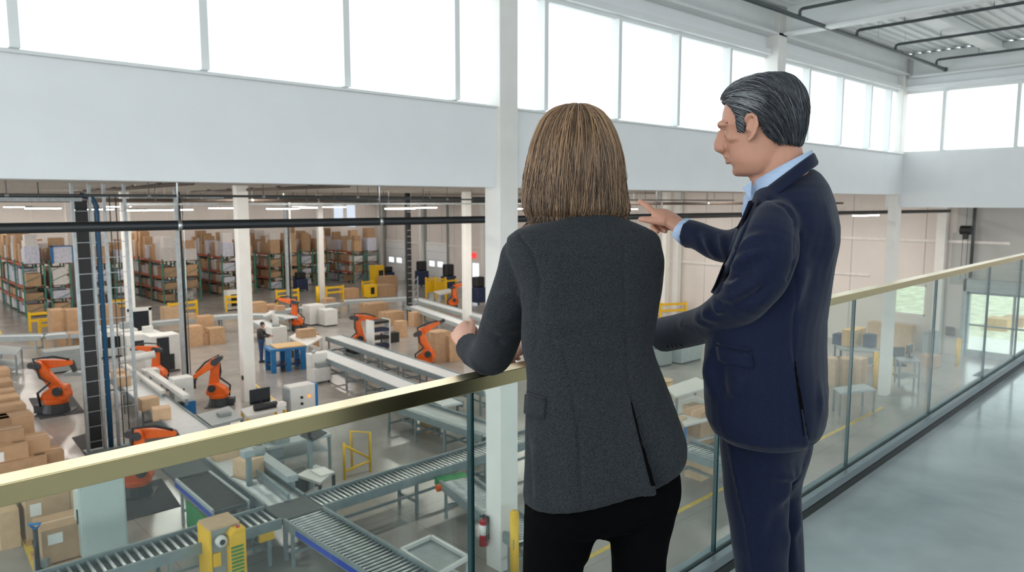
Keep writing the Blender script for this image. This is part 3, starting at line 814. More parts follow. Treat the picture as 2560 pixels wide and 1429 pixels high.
# boxes riding on the belts
def on_belt(x, y, w, d, h, lab, z=ZT + .002, mt='card2', rz=0):
    g = gz(x, y, z); return bigbox((g.x, g.y, z), (w, d, h), rz, lab, mt=mt)
on_belt(372, 1022, .5, .42, .36, 'small carton on the pale belt, left of a pair')
on_belt(404, 1046, .48, .4, .34, 'small carton on the pale belt, right of a pair', rz=R(-12))
on_belt(566, 1142, .62, .42, .3, 'carton on the belt just under the handrail')
on_belt(622, 1188, .5, .45, .42, 'carton on the rollers before the dark transfer plate', rz=R(15))
on_belt(306, 962, .42, .5, .34, 'carton on the far part of the pale belt beside the riser')
on_belt(296, 945, .4, .4, .3, 'carton at the far end of the pale belt')
# free standing cartons
def ground_box(x, y, w, d, h, lab, z=0, mt='card', rz=0, group=None, pal=False):
    g = gz(x, y, z)
    return bigbox((g.x, g.y + d / 2, z), (w, d, h), rz, lab, mt=mt, group=group)
ground_box(150, 850, .62, 1, 1.55, 'tall carton stack left half, behind the yellow rails', 0)
ground_box(190, 850, .62, 1, 1.55, 'tall carton stack right half, beside the riser', 0)
ground_box(176, 862, 1.3, .6, .5, 'low carton in front of the tall carton stack')
ground_box(196, 880, .7, .6, .9, 'carton beside the riser under the tall stack')
ground_box(195, 900, .5, .5, .5, 'small dark carton left of the riser')
ground_box(487, 866, .85, .8, .98, 'left carton of the three standing behind the column')
ground_box(512, 862, .6, .8, .55, 'low carton of the three standing behind the column')
ground_box(545, 860, .75, .7, .8, 'right carton of the three standing behind the column, labelled')
ground_box(520, 848, .7, .7, 1.2, 'carton half hidden behind the three by the column')
ground_box(650, 797, .9, .8, 1.0, 'tall carton right of the tall column')
ground_box(680, 790, .8, .8, .7, 'lower carton right of the tall column')
ground_box(829, 783, .65, .6, .95, 'carton standing by the white machine housings')
ground_box(948, 800, 1.35, 1.1, 1.0, 'wide carton on the open floor by the mast')
ground_box(990, 812, 1.2, .9, .75, 'low wide carton on the open floor by the mast')
ground_box(1008, 843, .5, .5, .85, 'narrow carton left of the mast foot')
ground_box(1050, 815, .8, .6, .8, 'carton behind the mast foot')
ground_box(962, 741, 1.9, 1.2, .85, 'stacked flat cartons before the seventh rack')
ground_box(977, 728, 1.3, .9, 1.2, 'far carton behind the flat stack')
ground_box(880, 745, 1.2, .8, .7, 'far carton by the sixth rack rail')
ground_box(1108, 905, .85, .8, 1.35, 'tall narrow carton left of the woman\'s hand')
ground_box(1142, 902, .8, .8, 1.15, 'carton behind the woman\'s hand')
ground_box(1085, 880, .7, .8, .8, 'carton behind the raised robot head')
ground_box(285, 800, .75, .6, .9, 'orange brown carton on end right of the riser')
ground_box(265, 830, .6, .6, 1.5, 'tall orange brown carton stack behind the riser')
ground_box(440, 800, 1.2, .9, .8, 'carton before the third rack rail', mt='card2')
ground_box(725, 892, .5, .5, .6, 'carton under the white frame table')
ground_box(787, 872, .5, .5, .75, 'carton right of the white frame table')
ground_box(1688, 1130, 1.1, .8, .9, 'carton beside the conveyor between the two people', mt='card2')
ground_box(1770, 1110, .8, .6, 1.0, 'orange brown carton behind the conveyor between the two people')
ground_box(1772, 1195, .7, .5, .55, 'carton under the conveyor between the two people', mt='card2')
M['pipeblue'] = mat('blue pipe', '27577a', .45, var=.08)
# ------------------------------------------------------------------ pipes, cable riser, posts
t = thing('black_pipe', 'long thick black pipe crossing under the fascia', 'pipe', (0, 11.4, 6.66))
MB().tube([(-6, 0, .02), (37.6, 0, -.06)], .072, 14).build('pipe_run', 'blackpipe', t, True)
for px_ in (447, 950, 1640): x = gy(px_, 545, 11.4).x; MB().cyl((x - .03, 0, 0), (x + .03, 0, 0), .079, n=14).cyl((x, 0, .05), (x, 0, 1.22), .012, n=6).build('clamp', 'alu', t, True)
g = gz(222, 1132)
t = thing('cable_riser', 'tall steel cable ladder with black cable band and blue pipe, floor to roof', 'cable riser', g)
for x in (0, .42, .78, 1.3): MB().box(x - .035, -.06, 0, x + .035, .06, ZC).build('rail', 'steel', t)
for k in range(17): MB().box(.03, -.03, .3 + k * .43, 1.3, -.018, .318 + k * .43).build('rung', 'steel', t)
MB().box(.06, -.012, .1, .36, .05, 7.05).build('cable_band', 'black', t)
MB().tube([(.58, .01, .05), (.58, .01, 6.9), (.5, .03, 7.1), (.2, .05, 7.2)], .07, 10).build('blue_pipe', 'pipeblue', t, True)
for x in (.92, 1.08): MB().tube([(x, .02, .05), (x, .02, 7.15)], .016, 6).build('conduit', 'pipe', t, True)
MB().box(-.1, -.2, 0, 1.4, .2, .06).build('foot_plate', 'cframe', t)
t = thing('cable_tray', 'overhead cable tray with black cables left of the riser', 'cable tray', (g.x + .2, g.y + .1, 7.02))
MB().box(-9, -.25, 0, 0, .25, .03).box(-9, -.27, 0, 0, -.24, .1).build('tray', 'steel', t)
for k in range(6): MB().tube([(-9 + j * 1.0, -.2 + k * .08, .06 + random.uniform(0, .09)) for j in range(10)], .035, 6).build('cable', 'black', t, True)
for x in (-1, -2.6, -4.2, -6): MB().cyl((x, -.25, 0), (x, -.25, ZC - 7.04), .02, n=6).build('hanger', 'pipe', t)
t = thing('strut_channel', 'galvanised strut channel hung across the hall behind the riser', 'strut', (7, 26, 6.9))
MB().box(0, -.06, 0, 24, .06, .06).build('channel', 'steel', t)
for k in range(9): MB().cyl((1 + 2.7 * k, 0, .06), (1 + 2.7 * k, 0, ZC - 6.92), .014, n=6).build('hanger', 'pipe', t)
t = thing('pipe_bundle', 'bundle of dark pipes under the roof before the dock doors', 'pipe', (18, 38, 7.02))
for k in range(5): MB().tube([(-3, k * .25, random.uniform(-.12, .25)), (5, k * .22, random.uniform(-.1, .2)), (19, k * .25, random.uniform(-.15, .15))], .05 + .02 * (k % 2), 8).build('pipe_run', ('pipe', 'steel')[k % 2], t, True)
for k in range(7): MB().cyl((-2 + 3 * k, .4, .2), (-2 + 3 * k, .4, ZC - 7.03), .02, n=6).build('hanger', 'pipe', t)
for a, b, nm in (((185, 481), (482, 457), 'brown roof pipe slanting above the riser'), ((480, 480), (872, 464), 'brown roof pipe slanting above the tall column')):
    pa, pb = gz(*a, 7.42), gz(*b, 7.42)
    t = thing('roof_pipe', nm, 'pipe', pa); d = pb - pa
    MB().tube([(0, 0, 0), d], .05, 10).build('pipe_run', 'brownpipe', t, True)
    for k in range(1, 6): p = d * k / 6; MB().cyl(p, p + Vector((0, 0, .08)), .08, n=8).build('clamp', 'brownpipe', t)
def post(x, y, lab, top=ZC - .005, wd=.09):
    t = thing('conduit_post', lab, 'conduit post', gz(x, y))
    MB().cb(0, 0, 0, wd, wd, top).build('steel_post', 'steel', t)
    MB().tube([(wd, 0, .3), (wd, 0, top - .5)], wd * .32, 6).build('black_conduit', 'black', t, True)
    MB().tube([(wd * 1.8, 0, .3), (wd * 1.8, 0, top - .7)], wd * .2, 6).build('grey_conduit', 'alu', t, True)
    MB().cb(0, 0, 0, wd * 2, wd * 2, .03).build('foot', 'steel', t)
post(462, 958, 'thin conduit post left of the tall column', wd=.13)
post(722, 800, 'thin conduit post over the small far robot', wd=.15)
t = thing('cable_mast', 'dark cable mast with lattice beside the far conveyors', 'cable mast', gz(1024, 800))
MB().cb(0, 0, 0, .26, .2, ZC - .01).build('black_column', 'black', t)
for x in (.3, .62): MB().cb(x, 0, 0, .05, .05, 2.6).build('lattice_post', 'steel', t)
for k in range(7): MB().bar((.3, 0, .2 + k * .35), (.62, 0, .4 + k * .35), .03, .03).build('lattice_bar', 'steel', t)
for k in range(20): MB().cb(0, -.11, .3 + k * .36, .3, .02, .03).build('clip', 'alu', t)
# hoist and wall fittings near the glazed door
g = gx(2415, 575, XR - .9)
t = thing('hoist', 'dark hoist with chain hanging near the grey wall', 'hoist', g)
MB().cyl((0, -.22, 0), (0, .22, 0), .2, n=16).box(-.12, -.1, -.4, .12, .1, -.1).build('body', 'black', t, bevel=.02)
MB().tube([(0, 0, .15), (0, 0, ZC - g.z - .02)], .012, 6).build('rope', 'pipe', t)
for y in (-.1, .1): MB().tube([(0, y, -.3), (0, y, -2.2)], .012, 6).build('chain', 'pipe', t)
g = gx(2432, 600, XR - .2)
tag(MB().tube([(g.x, g.y, 3.6), (g.x, g.y, ZC - .02)], .07, 8).build('downpipe', 'pipe', None, True), 'dark vertical downpipe on the wall over the glazed door', 'pipe')
g = gx(2375, 828, XR - .12)
tag(MB().cb(g.x, g.y, g.z - .2, .1, .35, .4).build('call_box', 'brownpipe'), 'small brown box on the wall left of the glazed door', 'box')
p = [gz(2432, 938, .006), gz(2535, 953, .006), gz(2560, 930, .006), gz(2462, 922, .006)]
tag(MB().add(p + [q + Vector((0, 0, .014)) for q in p], [(0, 1, 2, 3), (7, 6, 5, 4), (0, 4, 5, 1), (1, 5, 6, 2), (2, 6, 7, 3), (3, 7, 4, 0)]).build('door_mat', 'bluemat'), 'grey blue mat inside the glazed door', 'mat')
# ------------------------------------------------------------------ rubber mats
def mat_quad(q, lab):
    p = [gz(*c, .004) for c in q]
    tag(MB().add(p + [v + Vector((0, 0, .012)) for v in p], [(0, 1, 2, 3), (7, 6, 5, 4), (0, 4, 5, 1), (1, 5, 6, 2), (2, 6, 7, 3), (3, 7, 4, 0)]).build('rubber_mat', 'rubber'), lab, 'mat')
mat_quad([(316, 1302), (452, 1264), (404, 1196), (300, 1222)], 'dark rubber mat under the nearest robot')
mat_quad([(100, 1048), (212, 1030), (178, 985), (72, 996)], 'dark rubber mat under the large robot on the left')
mat_quad([(212, 1136), (262, 1126), (226, 1080), (180, 1094)], 'dark rubber mat at the foot of the cable riser')
mat_quad([(1010, 926), (1080, 938), (1100, 918), (1040, 906)], 'dark rubber mat under the robot with the raised head')
# ------------------------------------------------------------------ cabinets and machines
g = gz(266, 1396)
t = thing('control_cabinet', 'tall pale grey green control cabinet with black handle', 'cabinet', (g.x, g.y + .2, 0))
MB().box(-.4, -.25, .1, .4, .3, 1.78).build('body', 'cabinet', t, bevel=.012)
MB().box(-.36, -.27, .16, .37, -.25, 1.72).build('door', 'cabinet', t, bevel=.006)
MB().box(-.41, -.2, .16, -.4, .26, 1.72).build('side_door', 'cabinet', t, bevel=.003)
MB().box(-.43, -.08, .8, -.41, -.02, 1.08).build('handle', 'black', t)
MB().box(-.4, -.25, 0, .4, .3, .1).build('plinth', 'black', t)
MB().box(-.412, -.1, 1.45, -.41, .18, 1.66).build('sticker', 'paper', t)
# yellow control post at the conveyor
g = gz(560, 1470)
t = thing('control_post', 'yellow and grey safety control post before the roller conveyor', 'control post', (g.x, g.y, 0))
MB().box(-.25, -.15, 0, .25, .35, 1.22).build('body', 'machinegrey', t, bevel=.01)
MB().box(-.27, -.17, 1.22, .27, .37, 1.26).build('lid', 'card2', t)
MB().box(-.29, -.2, .1, -.25, .38, 1.22).build('left_cheek', 'yellow', t, bevel=.008)
MB().box(.02, -.36, 0, .3, -.15, 1.12).prism([(.02, 1.12), (.3, 1.12), (.3, 1.2), (.1, 1.2)], -.36, -.15, 'y').build('yellow_box', 'yellow', t, bevel=.01)
MB().cyl((.2, -.26, 1.2), (.2, -.26, 1.23), .035, n=12).build('stop_button', 'red', t)
m = MB()
for k in range(12): m.box(.02, -.385, .1 + k * .07, .24, -.36, .13 + k * .07)
m.build('grille', 'greenpanel', t)
MB().cyl((-.1, -.3, 1.02), (-.1, -.15, 1.02), .1, n=18).build('lens_housing', 'machine', t, True)
MB().cyl((-.1, -.31, 1.02), (-.1, -.3, 1.02), .05, n=14).build('lens', 'black', t)
MB().box(-.24, -.2, .55, -.1, -.15, .8).build('badge', 'yellow', t)
g = gz(661, 1326, .72)
tag(MB().cb(g.x, g.y - .06, .55, .3, .1, .16).box(g.x - .04, g.y - .1, .6, g.x + .04, g.y - .112, .66).build('sensor_box', 'yellow', bevel=.01), 'yellow sensor box on the conveyor rail left of the transfer plate', 'sensor')
# white frame cart
q = [gz(x, y, .62) for x, y in ((1003, 1374), (1078, 1341), (1170, 1393), (1096, 1436))]
t = thing('frame_cart', 'white tubular frame cart beside the near glass panel', 'cart', (0, 0, 0))
m = MB()
for k in range(4): m.bar(q[k], q[(k + 1) % 4], .06, .07)
m.build('top_frame', 'white_metal', t)
for v in q: MB().cb(v.x, v.y, .12, .06, .06, .5).cyl((v.x - .02, v.y, .06), (v.x + .02, v.y, .06), .06, n=12).build('leg', 'white_metal', t)
m = MB()
for k in range(4): m.bar(q[k] - Vector((0, 0, .42)), q[(k + 1) % 4] - Vector((0, 0, .42)), .05, .05)
m.build('lower_frame', 'white_metal', t)
MB().add([v - Vector((0, 0, .06)) for v in q], [(0, 1, 2, 3)]).build('panel', 'cframe2', t)
# scanner post and monitor post beside the belt
g = gz(628, 1306)
t = thing('scanner_post', 'grey scanner post with round head beside the rollers', 'scanner', g)
MB().cb(0, 0, 0, .1, .1, 1.5).build('post', 'cframe', t)
MB().box(-.15, -.1, 1.5, .12, .1, 1.66).build('head', 'cframe2', t, bevel=.02)
MB().cyl((.1, 0, 1.58), (.34, 0, 1.56), .11, n=16).build('lens_barrel', 'machinegrey', t, True)
g = gz(778, 1245)
t = thing('monitor_post', 'grey post with black tilted monitor beside the belt', 'monitor post', g)
MB().cb(0, 0, 0, .09, .09, 1.45).box(-.1, -.1, 0, .1, .1, .03).build('post', 'cframe', t)
MB().cb(0, 0, 1.45, .06, .06, .35).build('black_pole', 'black', t)
MB().box(-.12, -.3, -.015, .3, .3, .015, Matrix.Translation((.05, .05, 1.5)) @ Matrix.Rotation(R(-18), 4, 'Y')).build('monitor', 'screen', t, bevel=.01)
# workbenches
def bench(quad, z, lab, top='cframe2', leg='cframe', th=.06, shelf=None, extra=0, nm='workbench'):
    q = [gz(x, y, z) for x, y in quad]
    t = thing(nm, lab, 'table', (0, 0, 0))
    up = Vector((0, 0, th))
    MB().add([v - up for v in q] + q, [(3, 2, 1, 0), (4, 5, 6, 7), (0, 1, 5, 4), (1, 2, 6, 5), (2, 3, 7, 6), (3, 0, 4, 7)]).build('table_top', top, t)
    c = sum(q, Vector()) / 4
    for v in q:
        w = v + (c - v) * .06; MB().cb(w.x, w.y, 0, .06, .06, z - th + extra).build('leg', leg, t)
    if shelf is not None:
        MB().add([(v + (c - v) * .08) * 1 - Vector((0, 0, z - shelf)) for v in q] + [(v + (c - v) * .08) - Vector((0, 0, z - shelf - .03)) for v in q], [(3, 2, 1, 0), (4, 5, 6, 7), (0, 1, 5, 4), (1, 2, 6, 5), (2, 3, 7, 6), (3, 0, 4, 7)]).build('shelf', top, t)
    return t
bench([(668, 1120), (829, 1084), (776, 1052), (622, 1086)], .95, 'long grey workbench half under the handrail', shelf=.5)
bench([(742, 1186), (800, 1206), (836, 1178), (790, 1160)], .75, 'low black legged table with papers by the monitor post', 'machine', 'black', shelf=.2)
g = gz(806, 1180, .752)
tag(MB().cb(g.x, g.y, .752, .35, .5, .03).build('paper_stack', 'paper'), 'white paper stack on the low black legged table', 'paper')
bench([(492, 1036), (530, 1064), (608, 1043), (572, 1014)], .85, 'roller work table below the bending robot', 'cframe2', 'cframe', shelf=.3)
for k in range(7):
    pass
bench([(602, 1022), (618, 1040), (716, 1018), (690, 998)], .95, 'white topped table right of the tall column', 'machine', 'yellow', shelf=.35)
g = gz(652, 1020, .95)
t = thing('desk_monitor', 'grey tilted monitor on the white topped table', 'monitor', (g.x, g.y, .952))
MB().cb(0, 0, 0, .3, .2, .03).cb(0, 0, .03, .05, .05, .2).build('stand', 'black', t)
MB().box(-.32, -.02, .15, .3, .03, .6).build('screen', 'screen', t, bevel=.01)
MB().cyl((-.28, -.2, .1), (.4, -.2, .1), .1, n=12).build('black_roll', 'black', t, True)
g = gz(752, 1062)
t = thing('electrical_cabinet', 'beige electrical cabinet with orange lamp and blue side, behind the handrail', 'cabinet', (g.x, g.y, 0))
MB().box(-.42, -.22, 0, .42, .25, 1.32).build('body', 'machine', t, bevel=.015)
MB().box(-.47, -.2, .02, -.42, .24, 1.25).build('dark_side', 'machinegrey', t)
MB().box(.42, -.2, .02, .52, .22, 1.3).build('blue_side', 'blue', t)
for z, c in ((.95, 'black'), (.75, 'black')): MB().cyl((-.05, -.25, z), (-.05, -.22, z), .045, n=12).build('switch', c, t)
MB().cyl((.2, -.26, .95), (.2, -.22, .95), .04, n=12).build('indicator', 'orangelight', t)
# blue workbench
g = gz(728, 928)
t = thing('blue_workbench', 'blue frame workbench with a wooden top', 'workbench', (g.x, g.y + .5, 0), R(-8))
for x in (-.62, 0, .62):
    for y in (-.4, .4): MB().cb(x, y, 0, .2, .12, .98).build('leg', 'blue', t)
MB().box(-.74, -.5, .9, .74, .5, 1.0).build('apron', 'blue', t)
MB().box(-.5, -.48, 1.0, .72, .5, 1.05).build('bench_top', 'plywood', t)
MB().box(-.7, -.42, .25, .7, .42, .32).build('lower_shelf', 'navyplastic', t)
# small white trolley machine
g = gz(808, 958)
t = thing('packing_trolley', 'white packing trolley with open front beside the pale belt', 'trolley', (g.x, g.y + .3, 0))
MB().box(-.36, -.3, .08, .36, .35, .62).build('lower_body', 'machine', t, bevel=.03)
MB().box(-.36, -.05, .62, .36, .35, 1.15).build('back_panel', 'machine', t, bevel=.02)
MB().box(-.2, -.28, .62, .3, -.05, .8).build('tray', 'machinegrey', t)
MB().cyl((-.2, .1, 1.15), (-.05, .15, 1.3), .06, n=10).build('spout', 'steel', t, True)
for x in (-.28, .28): MB().cyl((x - .02, -.22, .04), (x + .02, -.22, .04), .045, n=10).build('wheel', 'black', t)
# tiered cart
g = gz(947, 893)
t = thing('tier_cart', 'dark cart with stacked trays between the two middle robots', 'cart', (g.x, g.y, 0))
for x in (-.42, .42): MB().box(x - .03, -.3, 0, x + .03, .3, 1.75).build('side_frame', 'machine', t)
for k in range(5): MB().box(-.39, -.3, .15 + k * .36, .39, .3, .27 + k * .36).build('tray', 'black' if k % 2 == 0 else 'navyplastic', t)
# white frame table
bench([(722, 842), (768, 864), (806, 842), (756, 822)], .95, 'white frame table right of the worker', 'machine', 'white_metal', shelf=.4)
g = gz(765, 842, .952)
bigbox((g.x, g.y, .952), (.75, .5, .38), 0, 'orange brown carton lying on the white frame table')
# housings
def housing(x, y, w, d, h, lab, mt='machine', dark=None, nm='machine_housing', rz=0, extra=None):
    g = gz(x, y); t = thing(nm, lab, 'machine', (g.x, g.y + d / 2, 0), rz)
    MB().cb(0, 0, .06, w, d, h - .06).build('body', mt, t, bevel=.02)
    MB().cb(0, 0, 0, w * .9, d * .9, .06).build('base', 'black', t)
    if dark:
        a, b, c, e = dark
        MB().box(-w / 2 + w * a, -d / 2 - .006, h * b, -w / 2 + w * c, -d / 2 - .002, h * e).build('opening', 'screen', t)
    return t
housing(795, 812, 1.0, .9, 1.15, 'white machine housing behind the worker, left of a pair')
housing(829, 815, .8, .8, .95, 'white machine housing with carton on it, right of a pair')
housing(292, 892, 1.9, 1.0, 1.2, 'long white machine housing with dark opening right of the riser', dark=(.3, .35, .85, .8))
housing(364, 894, 1.5, 1.0, 1.1, 'white machine housing with dark slot behind the foam tube', dark=(.15, .35, .8, .75))
t = housing(418, 930, 1.15, .9, 1.55, 'tall white machine with black screens behind the riser robot', dark=(.2, .45, .62, .95))
MB().box(-.35, -.52, .1, .3, -.46, .75).build('black_guard', 'black', t)
t = housing(464, 1046, .62, .5, 1.35, 'white feeder cabinet with blue base at the end of the guide rails', dark=(.45, .5, .52, .75), nm='feeder_cabinet')
MB().box(-.05, -.3, .1, .33, -.25, .55).build('blue_box', 'blue', t)
g = gz(353, 856)
t = thing('screen_panel', 'white framed dark screen panel by the second column', 'panel', (g.x, g.y, 0))
MB().box(-.55, -.05, .05, -.42, .05, 1.75).box(.42, -.05, .05, .55, .05, 1.75).box(-.55, -.05, 1.6, .55, .05, 1.78).box(-.55, -.05, .05, .55, .05, .45).build('frame', 'machine', t)
MB().box(-.42, -.02, .45, .42, .02, 1.6).build('dark_window', 'screen', t)
MB().cb(0, 0, 0, 1.1, .4, .05).build('base', 'machinegrey', t)
# guide rails along the pale belt
def guide(pts, z, lab, w=.14, h=.1, mt='machine', nm='guide_rail'):
    q = [gz(x, y, z) for x, y in pts]
    t = thing(nm, lab, 'guide rail', (0, 0, 0))
    m = MB()
    for a, b in zip(q[:-1], q[1:]): m.bar(a, b, w, h)
    m.build('rail', mt, t)
    for v in (q[0], q[-1], (q[0] + q[-1]) / 2): MB().cb(v.x, v.y, .905, .07, .07, z - h / 2 - .905).build('post', 'cframe', t)
    return t
guide([(306, 908), (366, 950), (408, 980)], 1.05, 'white guide rail along the right of the pale belt, left one')
guide([(376, 930), (466, 992)], 1.15, 'white guide rail ending at the white feeder cabinet', .2, .12)
guide([(605, 1112), (650, 1138), (732, 1196)], 1.1, 'long pale pusher rail right of the belt under the handrail', .24, .14, 'cframe2')
guide([(600, 1150), (660, 1190), (722, 1240)], .98, 'narrow dark edge rail beside the rollers', .05, .1, 'cframe')
t = housing(690, 1196, .5, .45, 1.0, 'small grey motor housing under the pusher rail', 'cframe2')
housing(385, 1000, .5, .5, 1.1, 'round topped white dispenser between the guide rails')
housing(700, 868, .8, .7, 1.0, 'white machine bench at which the worker stands')
t = thing('cobot', 'white articulated arm at the worker\'s bench', 'robot', Vector((gz(700, 868).x, gz(700, 868).y + .35, 1.003)))
MB().tube([(0, 0, 0), (0, 0, .35), (-.25, 0, .65), (-.6, -.1, .55)], [.16, .15, .13, .1], 12).build('arm', 'machine', t, True)
MB().cyl((0, 0, 0), (0, 0, .06), .2, n=16).build('base', 'machinegrey', t)
# far yellow cage, far carts, desks
for i, (x, y) in enumerate(((1078, 742), (1102, 744), (1128, 748))):
    g = gz(x, y)
    t = thing('safety_cage', 'yellow safety cage panel before the dock doors, %s of three' % ('left', 'middle', 'right')[i], 'safety cage', (g.x, g.y, 0))
    for u in (-.45, .45): MB().cb(u, 0, 0, .1, .1, 1.5).build('post', 'yellow', t)
    MB().box(-.4, -.03, .35, .4, .03, 1.25 if i < 2 else .8).build('panel', 'yellow', t)
    MB().box(-.4, -.05, 1.3, .4, .05, 1.42).build('rail', 'yellow', t)
for i, (x, y, h, nm) in enumerate(((752, 727, 1.5, 'dark blue bin cart beside the fifth rack'), (970, 706, 1.4, 'dark blue covered cart by the first dock door'), (1197, 760, 1.9, 'dark machine with blue light left of the woman\'s shoulder'), (1122, 735, 2.3, 'dark crates stacked behind the yellow cage'), (1055, 715, 2.1, 'dark upright trolley right of the mast'))):
    g = gz(x, y); t = thing('covered_cart', nm, 'cart', (g.x, g.y, 0))
    MB().cb(0, 0, .15, .9, .8, h * .55).build('body', 'navyplastic', t, bevel=.05)
    MB().box(-.35, -.2, .15 + h * .55, .4, .35, h).build('upper_part', 'black', t, bevel=.08)
    for u in (-.35, .35): MB().cyl((u, -.35, .08), (u + .06, -.35, .08), .08, n=10).build('wheel', 'black', t)
bench([(1084, 728), (1100, 735), (1140, 728), (1122, 721)], 1.0, 'white far desk right of the mast', 'machine', 'machinegrey')
housing(950, 722, .9, .8, 1.9, 'yellow cabinet by the seventh rack', 'yellow', dark=(.4, .5, .9, .8))
housing(1170 - 238, 745, .8, .6, 1.0, 'yellow box with grey label before the seventh rack', 'yellow', dark=(.3, .3, .7, .8))
housing(585, 775, .8, .6, 1.3, 'white tool stand left of the tall column', dark=(.3, .2, .8, .8))
bench([(-20, 880), (40, 884), (55, 868), (0, 862)], .9, 'grey table at the left edge of the hall', 'cframe2', 'cframe', shelf=.3)
housing(172, 930, 1.6, .8, .95, 'grey machine bench behind the large robot', 'machinegrey')
# chairs / pallet truck
g = gz(100, 1448)
t = thing('pallet_truck', 'hand pallet truck with upright black handle and blue grip', 'pallet truck', (g.x, g.y + .1, 0), R(60))
MB().tube([(0, 0, .15), (0, 0, .95)], .045, 8).build('handle_bar', 'black', t, True)
MB().tube([(0, 0, .95), (0, -.1, 1.05), (0, .1, 1.05), (0, 0, .95)], .035, 8).build('grip', 'blue', t, True)
MB().cyl((-.08, 0, .08), (.08, 0, .08), .08, n=14).build('wheel', 'black', t)
MB().box(.1, -.12, .05, .4, .12, .28).build('pump', 'machinegrey', t, bevel=.02)
g = gz(199, 1404)
tag(MB().box(-.06, -.25, 0, .06, .25, .09).build('fork_tip', 'blue', loc=(g.x, g.y + .1, 0), rz=R(-20)), 'blue fork tip on the floor beside the control cabinet', 'fork')
# fire extinguisher on the nearest column
g = gx(1219, 1320, 8.9)
t = thing('fire_extinguisher', 'red fire extinguisher with white label hung on the nearest column', 'fire extinguisher', (8.80, g.y, g.z - .3))
MB().cyl((0, 0, 0), (0, 0, .46), .085, n=20).cyl((0, 0, .46), (0, 0, .53), .085, .03, 20).build('cylinder', 'red', t, True)
MB().tube([(-.087, 0, .26), (-.0871, 0, .4)], .001).build('valve', 'black', t) if False else MB().cyl((0, 0, .53), (0, 0, .6), .022, n=10).box(-.09, -.015, .58, .03, .015, .61).build('valve', 'black', t)
MB().cyl((0, 0, .22), (0, 0, .42), .0862, n=20).build('label_band', 'paper', t, True)
MB().tube([(0, 0, .58), (0, -.1, .56), (-.02, -.125, .4), (-.02, -.115, .2), (-.02, -.1, .12)], .014, 7).build('hose', 'black', t, True)
MB().box(.08, -.05, .1, .1, .05, .55).build('bracket', 'black', t)
tag(MB().cyl((0, 0, 0), (-.012, 0, 0), .09, n=16).build('wall_dot', 'black', loc=(gz(622, 1000).x - .215, gz(622, 1000).y - .06, gx(606, 943, gz(622, 1000).x - .2).z)), 'small dark round fitting on the tall warehouse column', 'fitting')
# ------------------------------------------------------------------ right hand bay behind the glass
bench([(2083, 968), (2100, 982), (2190, 972), (2160, 958)], .8, 'grey packing table in front of the flattened cartons', 'cframe2', 'cframe')
for i, (a, nm) in enumerate(((2098, 'left'), (2130, 'middle'), (2162, 'right'))):
    g = gz(a, 964)
    bigbox((g.x, g.y + .3, 0), (.62, .5, 1.05), 0, 'tall pale carton behind the packing table, %s of three' % nm, mt='card2')
bench([(2085, 858), (2100, 872), (2200, 880), (2190, 862)], .95, 'dark workbench behind the tall pale cartons', 'machinegrey', 'black', shelf=.4)
for i, (x, y, w_, d_, h_, mt, nm) in enumerate(((2140, 862, 1.3, .5, .7, 'plywood', 'tan board crate on the dark workbench'), (2105, 860, .6, .4, .45, 'navyplastic', 'dark bin on the dark workbench, left'), (2180, 868, .45, .4, .55, 'navyplastic', 'dark bin on the dark workbench, beside the corner column'))):
    g = gz(x, y, .952); tag(MB().cb(0, 0, 0, w_, d_, h_).build('bin' if 'bin' in nm else 'crate', mt, loc=(g.x, g.y + .1, .955), bevel=.01), nm, 'bin' if 'bin' in nm else 'crate')
bench([(2238, 892), (2250, 902), (2302, 902), (2290, 890)], 1.0, 'dark grey desk right of the corner column', 'machinegrey', 'cframe', shelf=.35)
g = gz(2245, 940)
t = thing('desk_chair', 'black swivel chair beside the dark grey desk', 'chair', (g.x, g.y, 0), R(30))
MB().cb(0, 0, .45, .5, .5, .09).build('seat', 'black', t, bevel=.03)
MB().box(.2, -.24, .55, .27, .24, 1.15).build('backrest', 'black', t, bevel=.03)
MB().cyl((0, 0, .08), (0, 0, .45), .03, n=8).build('stem', 'machinegrey', t)
m = MB()
for k in range(5): m.bar((0, 0, .07), (.3 * math.cos(k * 1.257), .3 * math.sin(k * 1.257), .04), .05, .04)
m.build('base', 'black', t)
g = gz(2280, 893, 1.0)
t = thing('desk_monitor', 'dark monitor on the dark grey desk', 'monitor', (g.x, g.y + .1, 1.002))
MB().cb(0, 0, 0, .25, .2, .03).cb(0, 0, .03, .05, .05, .15).build('stand', 'black', t)
MB().box(-.3, -.02, .15, .3, .02, .5).build('screen', 'screen', t)
g = gz(2290, 895); bigbox((XR - .9, g.y + 1.6, 0), (.6, 2.0, 1.25), 0, 'wide tan board carton under the yard window', mt='card2')
g = gz(2325, 915); bigbox((g.x, g.y, 0), (.7, .6, .5), 0, 'low carton by the wall right of the desk')
g = gz(2345, 880); housing(2340, 905, .6, .5, 1.35, 'brown grey bin stand under the pale wall column', 'machinegrey')
